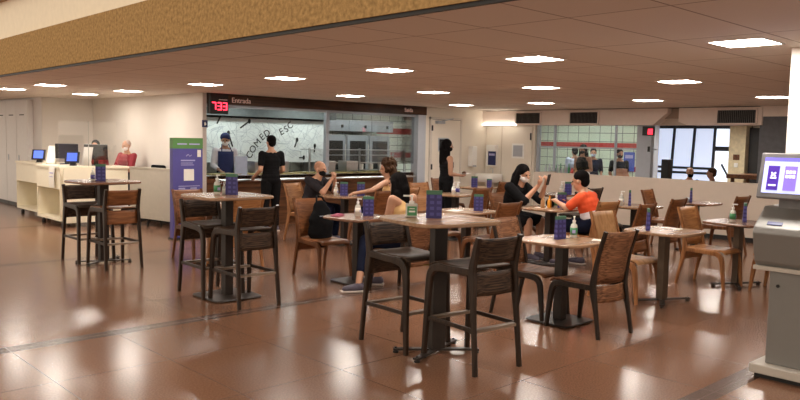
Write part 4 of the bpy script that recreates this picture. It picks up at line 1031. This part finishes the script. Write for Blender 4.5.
def person(label, loc, rz, J, skin='skin_a', hair=None, hair_mat='hair_black', mask=None, shirt=None, sleeve=.5, trousers=None, leg_len=1.0, shoes=True, scale=1.0,
           head_rot=(0, 0, 0), girth=1.0, voxel=.0095, extra=None, hand_curl=.5, shirt_low=0.0, sleeveless=False, lower_shirt=None, child_head=1.0):
    t = thing('person', label, 'person', loc, rz); t.scale = (scale,) * 3
    g = girth
    P, Cc, Nk, Hd = [Vector(J[k]) for k in ('pelvis', 'chest', 'neck', 'head')]
    m = MB()
    sx = Vector((1, 0, 0))
    # torso as a run of ellipsoids
    def torso(m, inf, z0=0.0, z1=1.0, wmul=1.0):
        n = 8
        prof = [(.150, .110), (.150, .108), (.138, .102), (.130, .100), (.138, .104), (.152, .110), (.160, .108), (.140, .092)]
        ax = (Cc - P); 
        rot = Vector((0, 0, 1)).rotation_difference(ax.normalized()).to_matrix()
        for i in range(n):
            f = i / (n - 1)
            if f < z0 - .01 or f > z1 + .01: continue
            c = P + (Cc + ax.normalized() * .06 - P) * f
            m.ell(c, (prof[i][0] * g * wmul + inf, prof[i][1] * g + inf, .085 + inf), rot, 18, 10)
    torso(m, 0)
    for s_ in ('l', 'r'):
        sh, el, wr = [Vector(J[k + s_]) for k in ('sh_', 'el_', 'wr_')]
        m.cap(Cc + (sh - Cc) * .4 + Vector((0, 0, .03)), sh, .065 * g, .050 * g); m.cap(sh, el, .050 * g, .040 * g); m.cap(el, wr, .040 * g, .026)
        d = (wr - el).normalized()
        if 'hd_' + s_ in J: d = Vector(J['hd_' + s_]).normalized()
        hand(m, wr, d, hand_curl, 1 if s_ == 'l' else -1, J.get('up_' + s_))
        if 'hip_' + s_ in J:
            hp, kn, an = [Vector(J[k + s_]) for k in ('hip_', 'kn_', 'an_')]
            m.cap(hp, kn, .085 * g, .056 * g); m.cap(kn, an, .056 * g, .036)
            fd = Vector(J.get('ft_' + s_, (0, 1, 0))).normalized()
            m.cap(an + Vector((0, 0, -.035)), an + fd * .13 + Vector((0, 0, -.06)), .038, .028)
    m.cap(Nk - Vector((0, 0, .05)), Hd - Vector((0, 0, .05)), .058, .052)
    m.cap(Cc + Vector((.1 * g, 0, .10)), Nk, .05, .05); m.cap(Cc + Vector((-.1 * g, 0, .10)), Nk, .05, .05)
    HR = Euler(head_rot).to_matrix(); ch = child_head
    def hp(x, y, z): return Hd + HR @ (Vector((x, y, z)) * ch)
    m.ell(hp(0, -.008, .03), (.076 * ch, .094 * ch, .092 * ch), HR); m.ell(hp(0, .018, -.045), (.058 * ch, .068 * ch, .068 * ch), HR)
    m.ell(hp(0, .045, -.085), (.03 * ch, .028 * ch, .024 * ch), HR)
    m.cap(hp(0, .088, .015), hp(0, .104, -.022), .010 * ch, .016 * ch, 8)
    m.cap(hp(-.02, .080, -.058), hp(.02, .080, -.058), .009 * ch, .009 * ch, 8)
    for s_ in (-1, 1):
        m.ell(hp(s_ * .077, -.008, -.005), (.012 * ch, .022 * ch, .032 * ch), HR)
        m.cap(hp(s_ * .018, .084, .030), hp(s_ * .045, .076, .028), .009 * ch, .008 * ch, 8)
    remeshed('body', m, skin, t, voxel)
    for s_ in (-1, 1):
        obj('eye', MB().ell(hp(s_ * .031, .082, .008), (.013 * ch, .009 * ch, .008 * ch), HR, 10, 6), 'eye', t, smooth=True)
    if hair:
        h = MB()
        if hair == 'cropped':
            h.ell(hp(0, -.024, .040), (.081 * ch, .090 * ch, .088 * ch), HR)
        elif hair == 'short':
            h.ell(hp(0, -.022, .052), (.086 * ch, .098 * ch, .088 * ch), HR); h.ell(hp(0, -.055, .0), (.074 * ch, .060 * ch, .075 * ch), HR)
        elif hair == 'long':
            h.ell(hp(0, -.022, .045), (.090 * ch, .102 * ch, .095 * ch), HR); h.ell(hp(0, -.075, -.03), (.088, .055, .13), HR)
            for s_ in (-1, 1): h.cap(hp(s_ * .072, -.02, .03), hp(s_ * .088, -.03, -.17), .034, .042); h.cap(hp(s_ * .07, -.06, -.1), hp(s_ * .075, -.085, -.30), .05, .040)
            h.cap(hp(0, -.085, -.05), hp(0, -.11, -.30), .075, .055)
        elif hair == 'curly':
            rn = random.Random(5)
            h.ell(hp(0, -.04, .04), (.115, .105, .11), HR); h.ell(hp(0, -.09, -.07), (.125, .07, .15), HR)
            for i in range(90):
                a = rn.uniform(0, 2 * PI); b = rn.uniform(-.9, 1.2)
                x, y, z = .125 * math.cos(a) * math.cos(b), -.04 + .115 * math.sin(a) * math.cos(b), .04 + .128 * math.sin(b)
                if y > .045 and z < .075: continue
                r_ = rn.uniform(.018, .030); h.ell(hp(x, y, z), (r_, r_, r_ * 1.3), HR, 8, 6)
            for i in range(40):
                x = rn.uniform(-.14, .14); y = rn.uniform(-.15, -.03); z = rn.uniform(-.22, 0); r_ = rn.uniform(.02, .032); h.ell(hp(x, y, z), (r_, r_, r_ * 1.3), HR, 8, 6)
        remeshed('hair', h, hair_mat, t, .010, 2)
    if mask:
        k = MB(); k.ell(hp(0, .032, -.050), (.061 * ch, .066 * ch, .055 * ch), HR, 20, 14)
        kk = remeshed('face_mask', k, mask, t, .008, 3)
        e = MB()
        for s_ in (-1, 1): e.tube([hp(s_ * .063, .04, -.03), hp(s_ * .080, .005, -.005), hp(s_ * .078, -.025, .0)], .004, 6)
        obj('ear_loop', e, mask, kk)
    if shirt:
        s = MB(); torso(s, .012, shirt_low, 1.0)
        s.cap(Cc + Vector((.1 * g, 0, .095)), Nk - Vector((0, 0, .035)), .058, .052); s.cap(Cc + Vector((-.1 * g, 0, .095)), Nk - Vector((0, 0, .035)), .058, .052)
        if not sleeveless:
            for s_ in ('l', 'r'):
                sh, el, wr = [Vector(J[k_ + s_]) for k_ in ('sh_', 'el_', 'wr_')]
                s.cap(Cc + (sh - Cc) * .4 + Vector((0, 0, .03)), sh + Vector((0, 0, -.005)), .074 * g, .058 * g)
                if sleeve <= 1: s.cap(sh, sh + (el - sh) * sleeve, .062 * g, .055 * g)
                else:
                    s.cap(sh, el, .064 * g, .054 * g); s.cap(el, el + (wr - el) * (sleeve - 1), .054 * g, .042 * g)
        remeshed('shirt', s, shirt, t, .010, 4)
    if lower_shirt:
        s = MB(); torso(s, .019, 0.2, .5); remeshed('shirt_hem', s, lower_shirt, t, .010, 4)
    if trousers and 'hip_l' in J:
        s = MB(); torso(s, .017, 0, .25)
        for s_ in ('l', 'r'):
            hp_, kn, an = [Vector(J[k_ + s_]) for k_ in ('hip_', 'kn_', 'an_')]
            L = leg_len
            s.cap(hp_, hp_ + (kn - hp_) * min(1, L), .098 * g, (.098 + (.070 - .098) * min(1, L)) * g)
            if L > 1: s.cap(kn, kn + (an - kn) * (L - 1), .070 * g, .052)
        remeshed('trousers', s, trousers, t, .010, 4)
    if shoes and 'hip_l' in J:
        for s_ in ('l', 'r'):
            an = Vector(J['an_' + s_]); fd = Vector(J.get('ft_' + s_, (0, 1, 0))).normalized()
            b = MB(); b.cap(an - Vector((0, 0, .03)), an - Vector((0, 0, .045)) - fd * .02, .048, .048); b.cap(an - Vector((0, 0, .045)), an + fd * .15 + Vector((0, 0, -.06)), .046, .034)
            sho = remeshed('shoe', b, 'shoe', t, .010, 3)
            so = MB(); so.box(an + fd * .065 + Vector((0, 0, -.088)), (.085, .27, .024), rot=(0, 0, math.atan2(-fd.x, fd.y))); obj('sole', so, 'sole', sho, bevel=.01)
            la = MB()
            for q in (.03, .06, .09): la.box(an + fd * q + Vector((0, 0, -.012 - q * .25)), (.05, .012, .012), rot=(0, 0, math.atan2(-fd.x, fd.y)))
            obj('laces', la, 'pink', sho)
    if extra: extra(t, J, hp)
    return t

def standing(**o):
    J = dict(pelvis=(0, 0, .93), chest=(0, 0, 1.26), neck=(0, -.01, 1.45), head=(0, .015, 1.585),
             sh_l=(-.185, -.01, 1.38), el_l=(-.225, -.03, 1.10), wr_l=(-.21, .16, .97), sh_r=(.185, -.01, 1.38), el_r=(.225, -.03, 1.10), wr_r=(.21, .16, .97),
             hip_l=(-.09, 0, .88), kn_l=(-.10, .02, .49), an_l=(-.10, -.02, .10), hip_r=(.09, 0, .88), kn_r=(.10, .02, .49), an_r=(.10, -.02, .10))
    J.update(o); return J
def seated(**o):
    J = dict(pelvis=(0, 0, .545), chest=(0, .03, .87), neck=(0, .04, 1.06), head=(0, .075, 1.195),
             sh_l=(-.18, .03, .99), el_l=(-.22, .16, .76), wr_l=(-.14, .36, .80), sh_r=(.18, .03, .99), el_r=(.22, .16, .76), wr_r=(.14, .36, .80),
             hip_l=(-.09, .05, .53), kn_l=(-.11, .44, .52), an_l=(-.11, .42, .10), hip_r=(.09, .05, .53), kn_r=(.11, .44, .52), an_r=(.11, .42, .10))
    J.update(o); return J

# the man ordering at the counter
person('man in black T-shirt seen from behind at the serving counter', (7.37, 11.0, 0), -.1, standing(wr_l=(-.20, .22, .99), wr_r=(.20, .22, .99)), hair='short', mask=None, shirt='cloth_black', sleeve=.62, trousers='cloth_black', leg_len=1.95, scale=.965, girth=1.08)
# the server
def apron(t, J, hp):
    a = MB(); a.surf(lambda u, v: ((u - .5) * .30, .155 - .10 * (2 * u - 1) ** 2, .75 + .62 * v), 8, 8, .01); ap = obj('apron', a, 'cloth_apron', t, smooth=True)
    b = MB(); b.tube([(-.10, .13, 1.36), (-.07, .02, 1.50), (.07, .02, 1.50), (.10, .13, 1.36)], .010, 6); obj('apron_strap', b, 'cloth_apron', ap)
    c = MB(); c.ell(hp(0, -.018, .06), (.092, .104, .082)); c.lathe([(.088, -.005), (.098, .03), (.09, .045)], hp(0, -.012, .02), 20); obj('cap', c, 'cloth_apron', t, smooth=True)
person('server in a blue cap, white mask and navy apron behind the counter', (7.46, 12.68, 0), PI - .25, standing(wr_r=(.16, .26, 1.0), wr_l=(-.16, .26, 1.0)), skin='skin_b', hair='short', mask='mask_white', shirt='cloth_white', sleeve=1.6, trousers='cloth_navy', leg_len=1.95, scale=.98, head_rot=(-.25, 0, -.35), extra=apron)
# the woman carrying a plate
person('standing woman with long black hair and black mask, carrying a plate', (9.95, 9.28, 0), -PI * .62, standing(sh_l=(-.16, 0, 1.36), sh_r=(.16, 0, 1.36), el_l=(-.19, .0, 1.08), el_r=(.19, .0, 1.08), wr_l=(-.08, .24, 1.05), wr_r=(.10, .24, 1.05), up_l=(0, 0, -1), up_r=(0, 0, -1)),
       skin='skin_a', hair='long', mask='cloth_black', shirt='cloth_black', sleeveless=True, shirt_low=.25, trousers='cloth_black', leg_len=1.95, scale=.965, girth=1.05)
# plate in her hands
def world_pt(loc, rz, s, p):
    return Vector(loc) + Matrix.Rotation(rz, 3, 'Z') @ (Vector(p) * s)
q = world_pt((9.95, 9.28, 0), -PI * .62, .965, (.0, .37, 1.065))
t = thing('plate', 'white plate carried by the standing woman in black', 'plate', q)
obj('dish', MB().lathe([(.06, 0), (.13, .014), (.133, .018), (.06, .006)], n=24), 'white', t, smooth=True)
obj('food_heap', MB().ell((0, 0, .025), (.045, .04, .03)), 'counterwood', t, smooth=True)
# the bald man with clasped hands
person('bald man in charcoal shirt and black mask resting his chin near clasped hands', (7.22, 9.70, 0), PI + .42, seated(pelvis=(0, -.02, .545), chest=(0, .09, .85), neck=(0, .15, 1.01), head=(0, .20, 1.135), sh_l=(-.20, .10, .97), sh_r=(.20, .10, .97), el_l=(-.20, .36, .79), el_r=(.20, .36, .79), wr_l=(-.05, .43, .99), wr_r=(.05, .43, .99), hd_l=(.35, .15, .6), hd_r=(-.35, .15, .6), up_l=(0, 1, 0), up_r=(0, 1, 0)),
       skin='skin_a', hair='cropped', hair_mat='skin_b', mask='cloth_black', shirt='cloth_char', sleeve=.75, trousers='cloth_navy', leg_len=1.95, girth=1.12, head_rot=(-.12, 0, 0), hand_curl=1.1)
# curly-haired woman reaching across
person('woman with curly brown hair reaching an arm across the table', (7.95, 8.55, 0), .55, seated(sh_l=(-.17, .05, .98), el_l=(-.42, .20, .86), wr_l=(-.62, .36, .83), el_r=(.20, -.02, .74), wr_r=(.16, .18, .66), chest=(-.02, .03, .85), neck=(-.03, .05, 1.04), head=(-.04, .08, 1.17)),
       skin='skin_a', hair='curly', hair_mat='hair_brown', shirt='cloth_tan', sleeveless=True, shirt_low=.0, trousers='cloth_navy', leg_len=1.9, girth=.92, head_rot=(-.1, 0, .5))
# person with long black hair at the table with magenta cloth
person('person with long black hair in pale yellow top, navy leggings and trainers', (5.66, 5.88, 0), .15, seated(pelvis=(0, 0, .54), chest=(0, .04, .85), neck=(0, .07, 1.02), head=(0, .11, 1.14), kn_l=(-.22, .36, .52), an_l=(-.46, .24, .10), ft_l=(-.75, .5, 0), kn_r=(.05, .46, .52), an_r=(-.02, .34, .10), ft_r=(-.5, .8, 0), el_l=(-.19, .10, .72), el_r=(.20, .10, .72), wr_l=(-.06, .28, .66), wr_r=(.08, .28, .66)),
       skin='skin_a', hair='long', hair_mat='hair_black', shirt='cloth_tan', sleeveless=True, trousers='cloth_navy', leg_len=1.70, girth=.98)
# woman in white mask holding a phone
person('woman in black with long black hair and white mask, holding up a phone', (8.54, 6.72, 0), PI + .02, seated(chest=(0, .10, .85), neck=(0, .16, 1.02), head=(0, .21, 1.135), sh_l=(-.17, .12, .96), sh_r=(.17, .12, .96), el_l=(-.18, .38, .79), el_r=(.17, .36, .785), wr_l=(-.10, .50, 1.0), wr_r=(.02, .48, 1.0), hd_l=(.1, .25, .6), hd_r=(-.1, .25, .6), up_l=(0, 1, 0), up_r=(0, 1, 0), kn_l=(-.14, .42, .52), kn_r=(.14, .42, .52)),
       skin='skin_a', hair='long', mask='mask_white', shirt='cloth_black', sleeve=1.15, trousers='cloth_black', leg_len=.92, girth=1.14, scale=1.04, head_rot=(-.25, 0, 0), hand_curl=1.0)
q = world_pt((8.54, 6.72, 0), PI + .02, 1.04, (-.05, .585, 1.06))
t = thing('phone', 'black phone held up by the woman in white mask', 'phone', q, .2)
obj('case', MB().box((0, 0, .02), (.08, .012, .15), rot=(.2, 0, 0)), 'dark', t, bevel=.004)
obj('camera_lens', MB().box((.022, -.012, .07), (.02, .006, .02), rot=(.2, 0, 0)), 'alu', t)
# boy in orange
def stripes(t, J, hp): pass
person('boy in an orange shirt with white lower half, seen from behind', (8.66, 5.42, 0), .10, seated(pelvis=(0, 0, .53), chest=(0, .08, .80), neck=(0, .14, .95), head=(0, .20, 1.07), sh_l=(-.15, .10, .88), sh_r=(.15, .10, .88), el_l=(-.22, .25, .74), el_r=(.20, .25, .74), wr_l=(-.16, .42, .80), wr_r=(.12, .42, .80), kn_l=(-.15, .38, .50), an_l=(-.20, .30, .10), kn_r=(.10, .40, .50), an_r=(.08, .2, .10)),
       skin='skin_a', hair='short', shirt='cloth_orange', shirt_low=.45, sleeve=.8, lower_shirt='cloth_white', trousers='cloth_navy', leg_len=.85, girth=1.08, head_rot=(-.15, 0, .12), child_head=1.06, scale=1.05)
# receptionists
person('receptionist in a dark red shirt with white mask and cropped grey hair', (6.10, 13.92, 0), PI * .62, standing(wr_l=(-.14, .40, 1.11), wr_r=(.14, .40, 1.11), el_l=(-.22, .12, 1.08), el_r=(.22, .12, 1.08)), skin='skin_a', hair='cropped', hair_mat='hair_grey', mask='mask_white', shirt='cloth_red', sleeve=.9, trousers='cloth_navy', leg_len=1.95, scale=.885, girth=1.1, head_rot=(-.15, 0, -.15))
person('receptionist with dark hair mostly hidden behind the large black monitor', (5.72, 14.45, 0), PI * .8, standing(), skin='skin_b', hair='short', shirt='cloth_red', sleeve=.9, trousers='cloth_navy', leg_len=1.95, scale=.875, voxel=.012)
# hatch kitchen staff
person('woman behind the hatch with long black hair, black mask and black top', (14.80, 9.60, 0), PI * .5, standing(wr_l=(-.1, .3, 1.05), wr_r=(.1, .3, 1.05)), skin='skin_b', hair='long', mask='cloth_black', shirt='cloth_black', sleeveless=True, trousers='cloth_black', leg_len=1.9, scale=.94, girth=1.05, voxel=.012)
person('kitchen worker in pale blue coat behind the hatch, left of the woman', (15.5, 10.28, 0), -PI * .2, standing(), skin='skin_b', hair='short', shirt='cloth_blue', sleeve=1.7, trousers='cloth_white', leg_len=1.9, scale=.90, girth=1.1, voxel=.012)
person('kitchen worker with dark hair and navy shirt behind the hatch', (15.7, 9.90, 0), PI * .7, standing(), skin='skin_b', hair='short', mask='cloth_blue', shirt='cloth_navy', sleeve=1.0, trousers='cloth_navy', leg_len=1.9, scale=.89, voxel=.012)
person('man in black shirt and mask in profile behind the hatch by the blue poster', (15.1, 8.85, 0), PI * .8, standing(), skin='skin_b', hair='short', mask='cloth_black', shirt='cloth_black', sleeve=.7, trousers='cloth_black', leg_len=1.9, scale=.89, voxel=.012)
tag(obj('cardboard_box', MB().bb(14.2, 14.4, 8.24, 8.42, .93, 1.12).bb(14.19, 14.41, 8.32, 8.34, 1.118, 1.122), 'skin_b', bevel=.004), 'small brown box in front of the man in black at the hatch', 'box')
# diners beyond the low wall
person('bald diner with black mask beyond the low wall', (15.0, 7.19, 0), PI * .75, seated(), skin='skin_a', hair='cropped', hair_mat='skin_b', mask='cloth_black', shirt='cloth_char', sleeve=.8, trousers='cloth_navy', leg_len=1.9, scale=.90, voxel=.012)
person('diner with short dark hair seen from behind beyond the low wall', (15.15, 6.72, 0), PI * .15, seated(), skin='skin_b', hair='short', hair_mat='hair_brown', shirt='cloth_char', sleeve=.8, trousers='cloth_navy', leg_len=1.9, scale=.90, voxel=.012)
chair(15.05, 7.15, PI * .75, 'chair under the bald diner beyond the low wall')
chair(15.2, 6.62, PI * .15, 'chair under the dark-haired diner beyond the low wall')
# office chairs behind the reception
t = thing('office_chair', 'black office chair showing just above the greige partition', 'office chair', (6.12, 12.95, 0), .17)
obj('seat', MB().slab(.20, .20, .46, .53, 4, 24), 'cloth_black', t)
obj('backrest', MB().box((.15, 0, .86), (.06, .40, .44)), 'cloth_black', t, bevel=.03)
obj('gas_post', MB().lathe([(.025, .1), (.025, .47)]), 'dark', t)
for k in range(5):
    a = 2 * PI * k / 5; obj('star_leg', MB().tube([(0, 0, .12), (.2 * math.cos(a), .2 * math.sin(a), .07), (.2 * math.cos(a), .2 * math.sin(a), 0.0)], .02), 'dark', t)

# ------------------------------------------------------------------ lighting and view
wd = bpy.data.worlds.new('world'); scene.world = wd; wd.use_nodes = True
bg_ = wd.node_tree.nodes['Background']; bg_.inputs[0].default_value = (1.0, 0.86, 0.70, 1); bg_.inputs[1].default_value = 0.85
vs = scene.view_settings
vs.view_transform = 'Standard'; vs.look = 'None'; vs.gamma = 1.0; vs.use_curve_mapping = False; vs.exposure = 0.47
scene.cycles.max_bounces = 8; scene.cycles.diffuse_bounces = 4; scene.cycles.glossy_bounces = 4; scene.cycles.transparent_max_bounces = 12
scene.cycles.use_denoising = True
scene.cycles.sample_clamp_indirect = 8.0
